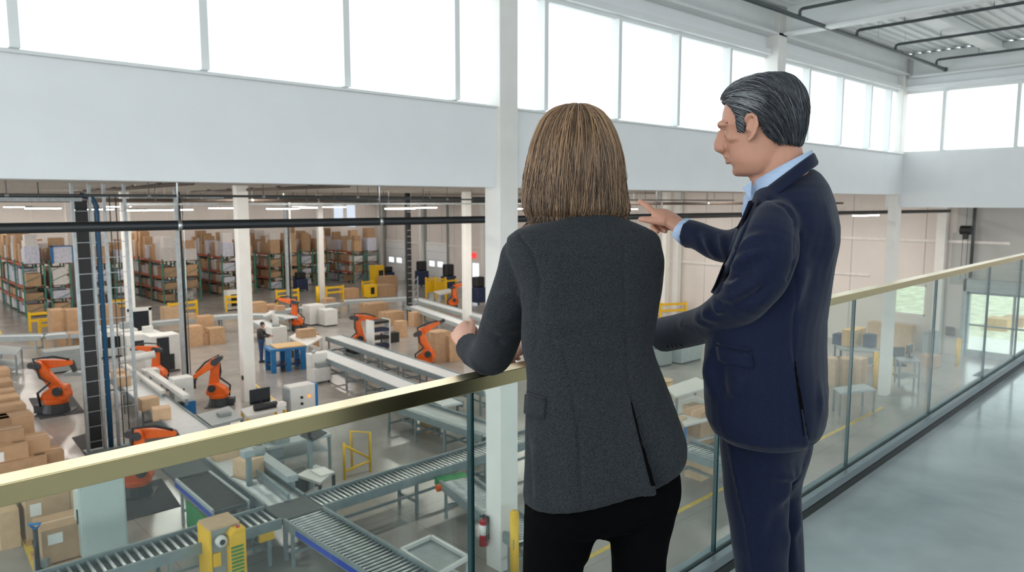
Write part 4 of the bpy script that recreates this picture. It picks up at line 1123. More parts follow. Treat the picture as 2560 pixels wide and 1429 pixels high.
# bench area seen between the two people
bench([(1664, 968), (1690, 990), (1790, 962), (1740, 942)], .95, 'pale work table seen left of the navy jacket', 'machine', 'cframe', shelf=.3)
g = gz(1672, 1010)
t = thing('tan_drum', 'short tan drum beside the grey jacket', 'drum', (g.x, g.y + .3, 0))
MB().cyl((0, 0, 0), (0, 0, .8), .36, n=24).build('drum_body', 'plywood', t, True); MB().cyl((0, 0, .8), (0, 0, .83), .37, n=24).build('lid', 'card2', t)
bench([(1690, 1040), (1712, 1062), (1800, 1040), (1760, 1022)], .85, 'white topped low table beyond the conveyor between the people', 'machine', 'blue', shelf=.25)
housing(1668, 915, .7, .6, .9, 'grey bin with yellow rim beside the grey jacket', 'machinegrey')
housing(1730, 905, 1.6, .7, 1.1, 'pale machine behind the work table left of the navy jacket', 'cframe2')
g = gz(1740, 815); bench([(1700, 800), (1720, 808), (1800, 800), (1780, 792)], .95, 'far white table under the man\'s forearm', 'machine', 'cframe')
# outdoors, seen through the glazed door and window
for i, (x, y, nm, mt) in enumerate(((2447, 850, 'tan crate outside the glazed door, left one', 'plywood'), (2490, 845, 'orange tan crate outside the glazed door, right one', 'card2'))):
    g = gz(x, y, 0); tag(MB().cb(0, 0, 0, 1.2, 1.0, .8).build('yard_crate', mt, loc=(g.x + 3.5, g.y, -.015)), nm, 'crate')

# more services under the low roof
for i, (Y_, z_, r_, x0, x1, mt, nm) in enumerate(((20, 7.16, .035, -2, 13, 'pipe', 'thin grey pipe hung above the cable tray'), (30, 7.06, .07, 2, 17, 'brownpipe', 'brown pipe hung behind the strut channel'), (34, 7.22, .09, 14, 30, 'pipe', 'thick grey duct under the roof before the double belts'), (44, 7.3, .12, 8, 36, 'steel', 'round metal duct under the roof above the racks'), (22, 7.1, .03, 12, 37, 'pipe', 'thin grey pipe running towards the right wall'), (16, 6.95, .05, 17, 37, 'brownpipe', 'brown pipe behind the pointing hand'))):
    t = thing('service_pipe', nm, 'pipe', (x0, Y_, z_))
    MB().tube([(0, 0, 0), (x1 - x0, 0, 0)], r_, 10).build('pipe_run', mt, t, True)
    for k in range(1, int((x1 - x0) / 3) + 1):
        MB().cyl((k * 3 - 1, 0, r_), (k * 3 - 1, 0, ZC - z_ - .01), .012, n=5).build('hanger', 'pipe', t)
        MB().cyl((k * 3 - 1.04, 0, 0), (k * 3 - .96, 0, 0), r_ * 1.2, n=10).build('clamp', 'alu', t)

# small things on and beside the machines
def small(x, y, z, sz, mt, nm, cat, lab, rz=0, lift=.003):
    g = gz(x, y, z); o = MB().cb(0, 0, 0, *sz).build(nm, mt, loc=(g.x, g.y, z + lift), rz=rz, bevel=.008); tag(o, lab, cat); return o
def small_on(hx, hy, d, h, dx, sz, mt, nm, cat, lab):
    g = gz(hx, hy); o = MB().cb(0, 0, 0, *sz).build(nm, mt, loc=(g.x + dx, g.y + d / 2, h + .003), bevel=.008); return tag(o, lab, cat)
small_on(292, 892, 1.0, 1.2, .6, (.5, .4, .28), 'machinegrey', 'instrument_box', 'box', 'grey instrument box on the long white machine housing')
small_on(292, 892, 1.0, 1.2, -.5, (.35, .3, .2), 'cframe2', 'instrument_box', 'box', 'light grey small box on the long white machine housing')
small_on(364, 894, 1.0, 1.1, .3, (.4, .3, .25), 'machine', 'instrument_box', 'box', 'white small box on the housing behind the foam tube')
small(425, 880, 0, (.5, .6, .5), 'black', 'waste_bin', 'bin', 'black bin in front of the tall white machine')
small(330, 985, 0, (.4, .5, .55), 'machinegrey', 'parts_bin', 'bin', 'grey bin under the left guide rail')
small(435, 1050, 0, (.5, .5, .6), 'black', 'parts_bin', 'bin', 'black bin beside the feeder cabinet')
small(700, 1015, .95, (.3, .25, .12), 'wrapwhite', 'tray', 'tray', 'small white tray on the white topped table')
small(560, 1038, .85, (.35, .25, .1), 'machinegrey', 'tray', 'tray', 'grey tray on the roller work table')
small(700, 1105, .95, (.4, .3, .12), 'machinegrey', 'tray', 'tray', 'grey tray on the long workbench by the handrail')
small(770, 1085, .95, (.28, .28, .22), 'machine', 'tin', 'tin', 'white tin on the long workbench by the handrail')
small(655, 1262, 0, (.45, .45, .55), 'shelfdark', 'waste_bin', 'bin', 'brown bin behind the dark transfer plate')
small(748, 1238, 0, (.5, .45, .6), 'black', 'waste_bin', 'bin', 'black bin at the foot of the monitor post')
small(925, 950, 0, (.7, .4, .25), 'plywood', 'tote', 'tote', 'tan tote under the pale double belts')
small(1000, 985, 0, (.7, .4, .22), 'shelfdark', 'tote', 'tote', 'dark brown tote under the pale double belts, near the handrail')
small(870, 925, 0, (.5, .4, .3), 'machinegrey', 'tote', 'tote', 'grey tote under the pale double belts, behind the trolley')
small(1075, 1075, 0, (.5, .4, .4), 'plywood', 'tote', 'tote', 'tan tote under the long roller conveyor behind the glass')
small(1190, 1120, 0, (.4, .4, .5), 'machine', 'tote', 'tote', 'white tote left of the extinguisher column')
small(975, 855, 0, (.8, .5, .5), 'black', 'floor_unit', 'machine', 'black floor unit right of the tiered cart')
small(905, 870, 0, (.9, .6, .4), 'robotgrey', 'floor_unit', 'machine', 'dark floor unit behind the middle robot')
small(1110, 890, 0, (.9, .8, .3), 'plywood', 'floor_unit', 'machine', 'low plywood base under the tall narrow cartons')
small(700, 776, .86, (.5, .4, .3), 'card', 'cardboard_box', 'box', 'carton riding on the far belt behind the small robot')
small(475, 797, .86, (.5, .4, .3), 'card2', 'cardboard_box', 'box', 'carton riding on the conveyor before the third rack')
for k, (x, y) in enumerate(((1660, 1075), (1735, 1045))):
    small(x, y, 0, (.6, .5, .45), ('machinegrey', 'card2')[k], 'tote', 'tote', ('grey', 'tan')[k] + ' tote on the floor between the grey jacket and the navy jacket')
# ------------------------------------------------------------------ people
from mathutils.bvhtree import BVHTree
M.update(
    tweed=mat('charcoal wool', '0f1113', .95, col2='44484d', scale=700, ramp=(.34, .7), detail=2, bump=.12, bscale=900, spec=.12, sheen=.06),
    navy=mat('navy suiting', '060d20', .75, col2='0e1c3e', scale=500, ramp=(.35, .7), detail=2, bump=.12, bscale=700, spec=.2, sheen=.12),
    blacktrouser=mat('black trousers', '030304', .9, spec=.08),
    skin=mat('skin', 'c08d76', .5, var=.06, scale=18, bump=.06, bscale=220, spec=.35),
    skin2=mat('pale skin', 'cf9f8b', .5, var=.06, scale=18, bump=.06, bscale=220, spec=.35),
    shirt=mat('pale blue shirt', 'a9bfdc', .7, var=.08, scale=40, stretch=(1, 1, 12)),
    hairbase=mat('brown hair', '3b2d22', .55, var=.2, scale=30, stretch=(6, 6, 1), bump=.4, bscale=80),
    hairmid=mat('brown strands', '6a533f', .4, var=.3, scale=14, stretch=(4, 4, 1)),
    hairdark=mat('dark brown strands', '3a2c22', .45, var=.25, scale=14),
    hairlight=mat('light brown strands', 'a58465', .4, var=.2, scale=14),
    mhair=mat('dark grey hair', '22242a', .5, var=.25, scale=60, bump=.4, bscale=150),
    mhair2=mat('greying strands', '484d53', .45, var=.3, scale=30),
    mhairgrey=mat('silver strands', '8b8f92', .4, var=.2, scale=30),
    shoe=mat('black leather', '111112', .35),
    eye=mat('eye white', 'a89e98', .25),
)


def pxm(D):  # metres per pixel at forward distance D
    return D / F_PX


def prow(y, xl, xr, D, ratio=.62, phi=25, pw=2.3, n=32, tilt=0, grow=1.0, sq=0):
    c = gd((xl + xr) / 2, y, D)
    half = (gd(xr, y, D) - gd(xl, y, D)).length / 2 * grow
    a = R(phi)
    A = RT * math.cos(a) + FH * math.sin(a); B = FH * math.cos(a) - RT * math.sin(a)
    pts = []
    for k in range(n):
        q = 2 * PI * k / n; cs, sn = math.cos(q), math.sin(q)
        pts.append(A * math.copysign(abs(cs) ** (2 / pw), cs) + B * ratio * math.copysign(abs(sn) ** (2 / pw), sn))
    ext = max(abs(p.dot(RT)) for p in pts); s = half / ext
    return [c + p * s + Vector((0, 0, tilt * p.dot(RT) * s)) for p in pts]


def pxtube(mb, pts, n=16, open_end=False):
    """tube through (x, y, D, r) points"""
    P = [gd(x, y, D) for x, y, D, r in pts]; r = [q[3] for q in pts]
    # refine with Catmull-Rom
    PP, rr = [], []
    for i in range(len(P) - 1):
        p0, p1, p2, p3 = P[max(i - 1, 0)], P[i], P[i + 1], P[min(i + 2, len(P) - 1)]
        for k in range(4):
            t = k / 4
            PP.append(.5 * ((2 * p1) + (p2 - p0) * t + (2 * p0 - 5 * p1 + 4 * p2 - p3) * t * t + (3 * p1 - p0 - 3 * p2 + p3) * t ** 3))
            rr.append(r[i] + (r[i + 1] - r[i]) * (t * t * (3 - 2 * t)))
    PP.append(P[-1]); rr.append(r[-1])
    mb.tube(PP, rr, n)
    # round ends
    ball(mb, PP[0], rr[0], 10)
    if not open_end: ball(mb, PP[-1], rr[-1] * .98, 10)
    return PP


def ball(mb, c, r, n=12, sc=(1, 1, 1), ax=None):
    ax = ax or (Vector((1, 0, 0)), Vector((0, 1, 0)), Vector((0, 0, 1)))
    rings = []
    for i in range(1, n):
        q = PI * i / n
        rings.append([Vector(c) + (ax[0] * math.cos(2 * PI * k / (2 * n)) * math.sin(q) * sc[0] + ax[1] * math.sin(2 * PI * k / (2 * n)) * math.sin(q) * sc[1] + ax[2] * math.cos(q) * sc[2]) * r for k in range(2 * n)])
    mb.rings(rings)


def union(mb, name, m, root, vox=.006, smooth=6, fac=.5, post=None, mods=None):
    """one continuous skin around all the closed shapes in mb"""
    me = mb.mesh(name); o = bpy.data.objects.new(name, me); COL.objects.link(o)
    rm = o.modifiers.new('r', 'REMESH'); rm.mode = 'VOXEL'; rm.voxel_size = vox; rm.use_smooth_shade = True
    if smooth:
        sm = o.modifiers.new('s', 'SMOOTH'); sm.iterations = smooth; sm.factor = fac
    bpy.context.view_layer.update()
    dg = bpy.context.evaluated_depsgraph_get(); dg.update()
    nm = bpy.data.meshes.new_from_object(o.evaluated_get(dg))
    bpy.data.objects.remove(o); bpy.data.meshes.remove(me)
    if post: post(nm)
    off = np.array(root.location, dtype=np.float32)
    co_ = np.empty(len(nm.vertices) * 3, np.float32); nm.vertices.foreach_get('co', co_)
    nm.vertices.foreach_set('co', (co_.reshape(-1, 3) - off).ravel())
    for p in nm.polygons: p.use_smooth = True
    nm.materials.clear(); nm.materials.append(M[m]); nm.name = name
    o = bpy.data.objects.new(name, nm); COL.objects.link(o); o.parent = root
    return o


def local(mb, root):
    l = root.location; mb.v = [(p[0] - l.x, p[1] - l.y, p[2] - l.z) for p in mb.v]; return mb


_f, _r, _u = (np.array(v, dtype=np.float64) for v in (FW, RT, UP))


def project(co_):
    v = co_ - np.array(EYE); z = v @ _f
    return W / 2 + F_PX * (v @ _r) / z, H / 2 - F_PX * (v @ _u) / z, z


def folds(lines, noise=.0015, nscale=14.0, facing=True):
    """lines: (points, amplitude m, width px, kind) drawn as ridges (+), creases (-) or one sided steps in the cloth"""
    def post(me):
        n = len(me.vertices)
        a = np.empty(n * 3, np.float32); me.vertices.foreach_get('co', a); a = a.reshape(-1, 3).astype(np.float64)
        nn = np.empty(n * 3, np.float32); me.vertices.foreach_get('normal', nn); nn = nn.reshape(-1, 3).astype(np.float64)
        X, Y, Z = project(a)
        view = a - np.array(EYE); view /= np.linalg.norm(view, axis=1)[:, None]
        face = np.clip(-(nn * view).sum(1) * 2.5, 0, 1)
        disp = np.zeros(n)
        for pts, amp, wd_, kind in lines:
            best = np.full(n, 1e9); side = np.zeros(n); tt = np.zeros(n)
            L = len(pts) - 1
            for i in range(L):
                (x0, y0), (x1, y1) = pts[i], pts[i + 1]
                dx, dy = x1 - x0, y1 - y0; q = dx * dx + dy * dy
                t = np.clip(((X - x0) * dx + (Y - y0) * dy) / q, 0, 1)
                ex, ey = X - x0 - t * dx, Y - y0 - t * dy; d = np.hypot(ex, ey)
                cr = (dx * (Y - y0) - dy * (X - x0)) / math.sqrt(q)
                k = d < best
                best[k] = d[k]; side[k] = cr[k]; tt[k] = (i + t[k]) / L
            if kind == 'r':
                disp += 2.0 * amp * np.exp(-(best / wd_) ** 2) * np.sin(np.clip(tt * 1.0, .06, .94) * PI) ** .6 * face
            elif kind == 'c':  # even crease
                disp -= amp * np.exp(-(best / wd_) ** 2) * face
            else:              # overlap: high on one side, low on the other, sharp between
                g = np.exp(-(best / wd_) ** 2) * face * (.25 + .75 * tt)
                disp += amp * g * np.tanh(side / 2.2)
        if noise:
            s = a * nscale
            w = np.sin(s[:, 0] * 1.3 + 2 * np.sin(s[:, 2] * .7)) * np.sin(s[:, 1] * 1.1 + s[:, 2] * .9 + 1.7 * np.sin(s[:, 0] * .6)) + .5 * np.sin(s[:, 2] * 1.9 + s[:, 0] * 1.5)
            disp += noise * w
        a += nn * disp[:, None]
        me.vertices.foreach_set('co', a.astype(np.float32).ravel()); me.update()
    return post


def hand(mb, w, d, nrm, side, L=.185, curls=((10, 10, 8),) * 4, thumb=(35, 20), spread=4, r=.0088, tdrop=.25):
    d = d.normalized(); lat = (d.cross(nrm)).normalized() * side; nrm = (nrm - d * nrm.dot(d)).normalized()
    rings = []
    for t, hw, th in ((-.12, .15, .12), (0, .155, .115), (.15, .19, .12), (.32, .225, .11), (.46, .225, .095), (.52, .2, .07)):
        c = w + d * (t * L) + lat * (.01 * L)
        rings.append([c + lat * (math.cos(2 * PI * k / 16) * hw * L) + nrm * (math.sin(2 * PI * k / 16) * th * L) for k in range(16)])
    mb.rings(rings)
    for i, (off, ln, cu) in enumerate(zip((.165, .055, -.055, -.155), (.43, .47, .44, .35), curls)):
        p = w + d * (.46 * L - abs(off - .05) * .25 * L) + lat * (off * L)
        ang = 0; fan = R(spread) * (1.5 - i); pts = [p - d * .02]; rr = [r * 1.05]
        pts.append(p); rr.append(r * 1.12)
        for sg, c in zip((.46, .3, .24), cu):
            ang += R(c)
            dd = (d * math.cos(ang) - nrm * math.sin(ang)); dd = (dd + lat * math.sin(fan) * math.cos(ang)).normalized()
            mid = p + dd * (sg * ln * L * .5); p = p + dd * (sg * ln * L)
            pts += [mid, p]; rr += [r * .95 * (1 if sg > .4 else .92), r * (1.0 if sg > .4 else .93 if sg > .25 else .8)]
        mb.tube(pts, rr, 10); ball(mb, pts[-1], rr[-1], 8); 
    p = w + d * ((.1 if len(thumb) < 3 else thumb[2]) * L) + lat * (.15 * L); ang = R(thumb[0]); pts = [p]; rr = [r * 1.5]
    for sg, c in ((.2, 0), (.19, thumb[1]), (.15, thumb[1])):
        ang -= R(c)
        p = p + (d * math.cos(ang) + lat * math.sin(ang) - nrm * tdrop).normalized() * sg * L; pts.append(p); rr.append(r * (1.25 if sg > .195 else 1.1 if sg > .16 else .85))
    mb.tube(pts, rr, 10); ball(mb, pts[-1], rr[-1], 8)


def strands(bvh, name, m, root, seeds, field, steps, step, rad, lift=.002, jitter=.25, lab=None, endlift=0, zfree=None, axis=None):
    """hair strands that follow a surface along a direction field"""
    mb = MB(); zlen = rng.uniform(.02, .03); zc = sum((Vector(v) for v in seeds), Vector()) / max(1, len(seeds)) if axis is None else axis
    cl = [Vector(rng.normal(0, jitter, 3)) for _ in range(64)]; cw = [rng.uniform(0, 6.28) for _ in range(64)]; cz = [rng.uniform(.012, .036) for _ in range(64)]
    for s in seeds:
        p = Vector(s); pts = []; dirv = None
        ci = int((math.atan2(p.y - zc.y, p.x - zc.x) / 6.2832 + .5 + rng.normal(0, .006)) * 63.9) % 64
        zlen = cz[ci] * rng.uniform(.7, 1.2); j = cl[ci] + Vector(rng.normal(0, jitter * .45, 3)); lf = lift * rng.uniform(.3, 1.6); ns = int(steps * rng.uniform(.7, 1.1))
        for k in range(ns):
            if zfree is not None and p.z < zfree and pts:
                q = p; nr = Vector((pts[-1].x - zc.x, pts[-1].y - zc.y, 0)).normalized() * .0
                v = dirv + j * .25 + Vector(rng.normal(0, .06, 3)) + Vector((p.x - zc.x, p.y - zc.y, 0)).normalized() * .14
                v.z = min(v.z, -.55); v.normalize(); dirv = v; pts.append(p.copy()); p = p + v * step * .6
                if len(pts) > ns or p.z < zfree - zlen: break
                continue
            q, nr, _, _ = bvh.find_nearest(p)
            if q is None: break
            if nr.dot(Vector((q.x - zc.x, q.y - zc.y, max(0, q.z - zc.z)))) < 0: nr = -nr
            lift_k = lf + endlift * (k / ns) ** 3 * rng.uniform(.2, 1)
            pts.append(q + nr * lift_k)
            v = field(q, k / ns)
            if v is None: break
            v = v + j * .35 + Vector(rng.normal(0, jitter * .13, 3)); v = v - nr * v.dot(nr)
            if v.length < 1e-6: break
            v.normalize(); dirv = v if dirv is None else (dirv * .6 + v * .4).normalized()
            p = q + dirv * step
        if len(pts) > 3:
            n = len(pts); mb.tube(pts, [rad * (.55 + .45 * math.sin(PI * min(1, .12 + .88 * i / (n - 1)) ** .8)) if i < n - 1 else rad * .2 for i in range(n)], 4)
    return local(mb, root).build(name, m, root, True, label=lab)


def bvh_of(mb):
    return BVHTree.FromPolygons([Vector(v) for v in mb.v], mb.f)


# ---------------------------------------------------------------- the woman
w0 = gd(1490, 1400, 1.66)
wo = thing('person', 'person with shoulder length brown hair in charcoal blazer and black trousers, leaning on the handrail', 'person', (w0.x, w0.y, MEZ), 0)
DW = 1.76
# trousers
tr = MB()
zf = 2250
pxtube(tr, [(1415, 1150, 1.70, .085), (1408, 1230, 1.69, .093), (1404, 1300, 1.67, .0895), (1392, 1365, 1.66, .081), (1382, 1430, 1.65, .071), (1377, 1720, 1.62, .058), (1376, 2000, 1.63, .05), (1376, 2195, 1.64, .052)], 20)
pxtube(tr, [(1600, 1150, 1.70, .085), (1610, 1215, 1.70, .089), (1602, 1290, 1.69, .078), (1598, 1360, 1.68, .069), (1598, 1430, 1.68, .064), (1597, 1720, 1.66, .056), (1600, 2000, 1.67, .05), (1602, 2170, 1.68, .052)], 20)
tr.rings([prow(1120, 1345, 1680, 1.71, .68), prow(1200, 1325, 1700, 1.70, .7), prow(1262, 1318, 1690, 1.69, .62), prow(1298, 1345, 1668, 1.685, .6), prow(1316, 1430, 1610, 1.68, .5), prow(1330, 1478, 1552, 1.68, .8), prow(1346, 1496, 1526, 1.68, 1)])
union(tr, 'trousers', 'blacktrouser', wo, .008, 4, post=folds([([(1520, 1330), (1600, 1290), (1680, 1280)], .006, 14, 'r'), ([(1500, 1320), (1400, 1290)], .005, 14, 'r')], .0015))
# blazer
bl = MB()
WR = [(536, 1398, 1535, 1.80, .8, 20), (545, 1372, 1556, 1.80, .66, 20), (556, 1335, 1588, 1.80, .54, 20), (571, 1292, 1626, 1.80, .48, 20), (590, 1268, 1648, 1.80, .5, 22), (625, 1264, 1658, 1.795, .54, 24), (670, 1280, 1662, 1.79, .56, 25), (720, 1300, 1660, 1.78, .58, 25), (780, 1304, 1652, 1.765, .60, 25),
      (835, 1302, 1643, 1.75, .60, 25), (872, 1304, 1637, 1.74, .60, 25), (904, 1312, 1648, 1.73, .60, 25), (945, 1315, 1664, 1.725, .62, 25), (997, 1314, 1684, 1.715, .63, 25), (1045, 1313, 1698, 1.71, .64, 25), (1098, 1311, 1712, 1.70, .65, 25), (1145, 1308, 1723, 1.695, .65, 25), (1184, 1306, 1723, 1.69, .65, 25)]
rr_ = [prow(y, a, b, d, q, ph, tilt=0 if y < 1000 else .16 * (y - 1000) / 184) for y, a, b, d, q, ph in WR]
rr_.append(prow(1204, 1308, 1716, 1.69, .64, 25, tilt=.16))
bl.rings(rr_)
pxtube(bl, [(1318, 618, 1.785, .05), (1309, 645, 1.785, .058), (1298, 690, 1.79, .058), (1272, 760, 1.84, .057), (1250, 835, 1.93, .058), (1228, 886, 2.02, .058), (1200, 884, 2.11, .05), (1172, 866, 2.19, .0425)], 20, True)
pxtube(bl, [(1612, 612, 1.82, .04), (1610, 665, 1.83, .05), (1596, 760, 1.90, .053), (1560, 850, 2.02, .055), (1480, 880, 2.14, .05), (1390, 876, 2.22, .045), (1330, 872, 2.25, .042)], 20, True)
WF = [([(1577, 1004), (1598, 1090), (1618, 1160), (1634, 1222)], .016, 34, 's'),
      ([(1444, 1070), (1448, 1150), (1452, 1245)], .0055, 5, 'c'), ([(1410, 880), (1428, 960), (1438, 1020), (1444, 1070)], .0035, 5, 'c'),
      ([(1560, 600), (1563, 760), (1568, 900), (1577, 1004)], .003, 4.5, 'c'),
      ([(1342, 770), (1350, 700), (1330, 630), (1300, 590)], .0055, 6, 'c'), ([(1338, 772), (1352, 800), (1340, 860)], .004, 9, 'c'),
      ([(1658, 640), (1640, 700), (1645, 760)], .002, 6, 'c'),
      ([(1160, 905), (1172, 925), (1196, 944)], .006, 6, 'r'), ([(1170, 893), (1186, 915), (1212, 938)], .005, 6, 'r'), ([(1152, 890), (1160, 915), (1180, 935)], .004, 5, 'r'),
      ([(1210, 780), (1240, 800), (1290, 800)], .005, 12, 'r'), ([(1215, 830), (1250, 850), (1300, 838)], -.005, 10, 'r'), ([(1232, 740), (1270, 735), (1320, 745)], .004, 12, 'r'),
      ([(1365, 800), (1420, 812), (1500, 800)], .004, 14, 'r'), ([(1350, 835), (1400, 842), (1440, 835)], -.003, 12, 'r'), ([(1650, 870), (1600, 890), (1560, 880)], .004, 14, 'r'), ([(1340, 1100), (1345, 1180), (1350, 1240)], .007, 16, 'r'), ([(1322, 1100), (1328, 1170), (1330, 1230)], -.004, 10, 'r'),
      ([(1690, 1060), (1685, 1130), (1690, 1190)], .004, 18, 'r'), ([(1380, 620), (1390, 700), (1380, 780)], .002, 25, 'r')]
jk = union(bl, 'blazer', 'tweed', wo, .0048, 6, post=folds(WF, .0012))
def surf_patch(bvhx, px_pts, th, D0):
    """thin cloth panel lying on a surface: corner pixels are cast onto it, then thickened"""
    out = []
    for x, y in px_pts:
        h = bvhx.ray_cast(EYE, ray(x, y).normalized())
        out.append((h[0], h[1]) if h[0] is not None else (gd(x, y, D0), -FH))
    return out
def flap_grid(bvhx, x0, x1, ya, yb, skew, th, D0, n=6, m=4):
    mb = MB(); top, bot = [], []
    for j in range(m + 1):
        for i in range(n + 1):
            u, v = i / n, j / m
            x = x0 + (x1 - x0) * u + skew[0] * v; y = ya + (yb - ya) * v + skew[1] * u
            if j == m and i in (0, n): y -= 5
            (q, nr), = surf_patch(bvhx, [(x, y)], th, D0)
            bot.append(q - nr * .003); top.append(q + nr * th)
    k = len(bot); f = []
    for j in range(m):
        for i in range(n):
            a = j * (n + 1) + i; f += [(a, a + 1, a + n + 2, a + n + 1), (k + a + n + 1, k + a + n + 2, k + a + 1, k + a)]
    ed = [i for i in range(n + 1)] + [(j + 1) * (n + 1) - 1 for j in range(1, m + 1)] + [m * (n + 1) + i for i in range(n - 1, -1, -1)] + [j * (n + 1) for j in range(m - 1, 0, -1)]
    for a, b in zip(ed, ed[1:] + ed[:1]): f.append((a, b, k + b, k + a))
    return mb.add(bot + top, f)
def bvh_obj(o):
    l = Vector(o.parent.location)
    return BVHTree.FromPolygons([v.co + l for v in o.data.vertices], [tuple(p.vertices) for p in o.data.polygons])
bj = bvh_obj(jk)
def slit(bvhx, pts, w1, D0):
    """shade in the opening of a vent, laid on as a thin dark wedge following the cloth"""
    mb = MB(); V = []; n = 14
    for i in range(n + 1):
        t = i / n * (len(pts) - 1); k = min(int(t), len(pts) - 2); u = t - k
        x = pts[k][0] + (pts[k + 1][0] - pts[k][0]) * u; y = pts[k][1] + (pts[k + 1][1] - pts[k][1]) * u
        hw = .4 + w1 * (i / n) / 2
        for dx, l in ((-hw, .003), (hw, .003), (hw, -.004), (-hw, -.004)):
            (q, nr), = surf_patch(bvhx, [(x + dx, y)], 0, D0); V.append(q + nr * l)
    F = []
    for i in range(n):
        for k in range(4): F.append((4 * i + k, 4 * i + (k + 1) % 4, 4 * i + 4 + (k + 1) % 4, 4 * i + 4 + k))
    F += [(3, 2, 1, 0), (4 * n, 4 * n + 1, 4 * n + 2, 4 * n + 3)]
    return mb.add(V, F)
local(slit(bj, [(1577, 1006), (1598, 1090), (1617, 1160), (1632, 1214)], 8, 1.65), wo).build('vent_shade', 'blacktrouser', jk)  # black strip laid on for the shade in the vent gap
local(flap_grid(bj, 1317, 1366, 985, 1036, (-3, 14), .005, 1.65), wo).build('pocket_flap', 'tweed', jk, True)
local(flap_grid(bj, 1319, 1368, 979, 986, (0, 14), .004, 1.65, 6, 1), wo).build('pocket_welt', 'tweed', jk, True)
# body: head, neck, hands and the limbs under the cloth
bd = MB()
HWc = gd(1440, 408, 1.875)
fw_ = (FH * math.cos(R(18)) - RT * math.sin(R(18)))  # where she looks
sd_ = fw_.cross(Vector((0, 0, 1))).normalized()
def hd(f, s, z): return HWc + fw_ * f + sd_ * s + Vector((0, 0, z))
axw = (sd_, fw_, Vector((0, 0, 1)))
ball(bd, hd(.0, 0, .03), .089, 14, (.80, 1.0, .98), axw)
ball(bd, hd(.025, 0, -.045), .075, 12, (.82, .95, 1.05), axw)
bd.tube([hd(.088, 0, .02), hd(.105, 0, -.012), hd(.088, 0, -.028)], [.009, .013, .008], 8)
bd.tube([hd(.082, -.022, -.055), hd(.09, 0, -.054), hd(.082, .022, -.055)], [.005, .008, .005], 8)
bd.tube([hd(.07, 0, -.1), hd(.078, 0, -.105)], [.018, .014], 8)
for s in (-1, 1): bd.tube([hd(-.005, s * .078, .025), hd(.0, s * .084, -.005), hd(.004, s * .078, -.03)], [.01, .013, .008], 8)
bd.tube([hd(-.02, 0, -.05), hd(-.03, 0, -.13), gd(1455, 560, 1.80)], [.05, .052, .062], 16)
bd.rings([prow(y, a + 26, b - 26, d, q, ph) for y, a, b, d, q, ph in WR[2::2]])
pxtube(bd, [(1305, 625, 1.785, .035), (1272, 760, 1.84, .035), (1228, 880, 2.02, .032), (1190, 874, 2.16, .027), (1176, 862, 2.2, .026)])
pxtube(bd, [(1600, 650, 1.82, .03), (1590, 760, 1.90, .032), (1560, 850, 2.02, .032), (1390, 876, 2.22, .028), (1322, 868, 2.26, .026)])
for pts in ([(1410, 1180, 1.69, .07), (1382, 1430, 1.65, .055), (1377, 1720, 1.62, .045), (1376, 2240, 1.64, .035)], [(1600, 1180, 1.69, .07), (1598, 1430, 1.68, .05), (1597, 1720, 1.66, .045), (1602, 2230, 1.68, .035)]): pxtube(bd, pts, 12)
hw_ = gd(1168, 860, 2.21)
hand(bd, hw_, gd(1150, 828, 2.27) - hw_, (-FH * .62 - RT * .62 + Vector((0, 0, .48))).normalized(), 1, .17, ((48, 62, 35), (52, 66, 38), (56, 68, 40), (60, 70, 40)), (24, 14), 5, .0085)
hw2 = gd(1322, 868, 2.26)
hand(bd, hw2, gd(1270, 872, 2.30) - hw2, (-FH * .3 + Vector((0, 0, 1))).normalized(), -1, .16, ((40, 50, 30), (45, 55, 30), (50, 55, 30), (55, 55, 30)), (30, 20), 3, .009)
wb_ = union(bd, 'body', 'skin2', wo, .0042, 3)
for s in (-1, 1):
    e = MB(); ball(e, hd(.077, s * .03, .02), .0125, 8); local(e, wo).build('eye', 'eye', wb_, True)
for (x, y, D, yaw) in ((1376, 2250, 1.66, 10), (1602, 2235, 1.70, -12)):
    g = gd(x, y, D); b_ = MB()
    dv = fw_; sv = sd_
    rg = []
    for t, hw, hh in ((-.09, .03, .07), (-.06, .036, .085), (0, .038, .075), (.07, .044, .05), (.12, .04, .035), (.155, .022, .022)):
        c = Vector((g.x, g.y, MEZ + .002)) + dv * t
        rg.append([c + sv * hw * math.cos(2 * PI * k / 14) + Vector((0, 0, hh * (.5 + .5 * math.sin(2 * PI * k / 14)))) for k in range(14)])
    local(b_.rings(rg), wo).build('shoe', 'shoe', wo, True)
# hair: shell and strands
hs = MB()
HR = [(267, 1428, 1450, 1.87, 1.0), (270, 1408, 1470, 1.87, 1.0), (276, 1388, 1488, 1.87, 1.0), (285, 1374, 1502, 1.87, .98), (305, 1356, 1519, 1.86, .96), (335, 1342, 1535, 1.855, .95), (366, 1332, 1545, 1.85, .94), (400, 1325, 1553, 1.85, .92), (440, 1319, 1556, 1.845, .86), (475, 1316, 1558, 1.84, .78), (505, 1316, 1564, 1.835, .72), (528, 1320, 1568, 1.83, .66), (540, 1334, 1556, 1.83, .6)]
hr_ = [prow(y, a, b, d, q, 18, 2.1, 40) for y, a, b, d, q in HR]
hs.rings(hr_)
bvw = bvh_of(hs)
ho = local(MB().rings(hr_), wo).build('hair', 'hairbase', wo, True)
crown = hd(-.01, .0, .13)
def fieldw(p, t):
    d = p - crown; d.z = 0
    v = Vector((0, 0, -1)) + (d.normalized() * .55 if d.length > 1e-4 else Vector((0, 0, 0))) * max(0, 1 - t * 2.2)
    return v
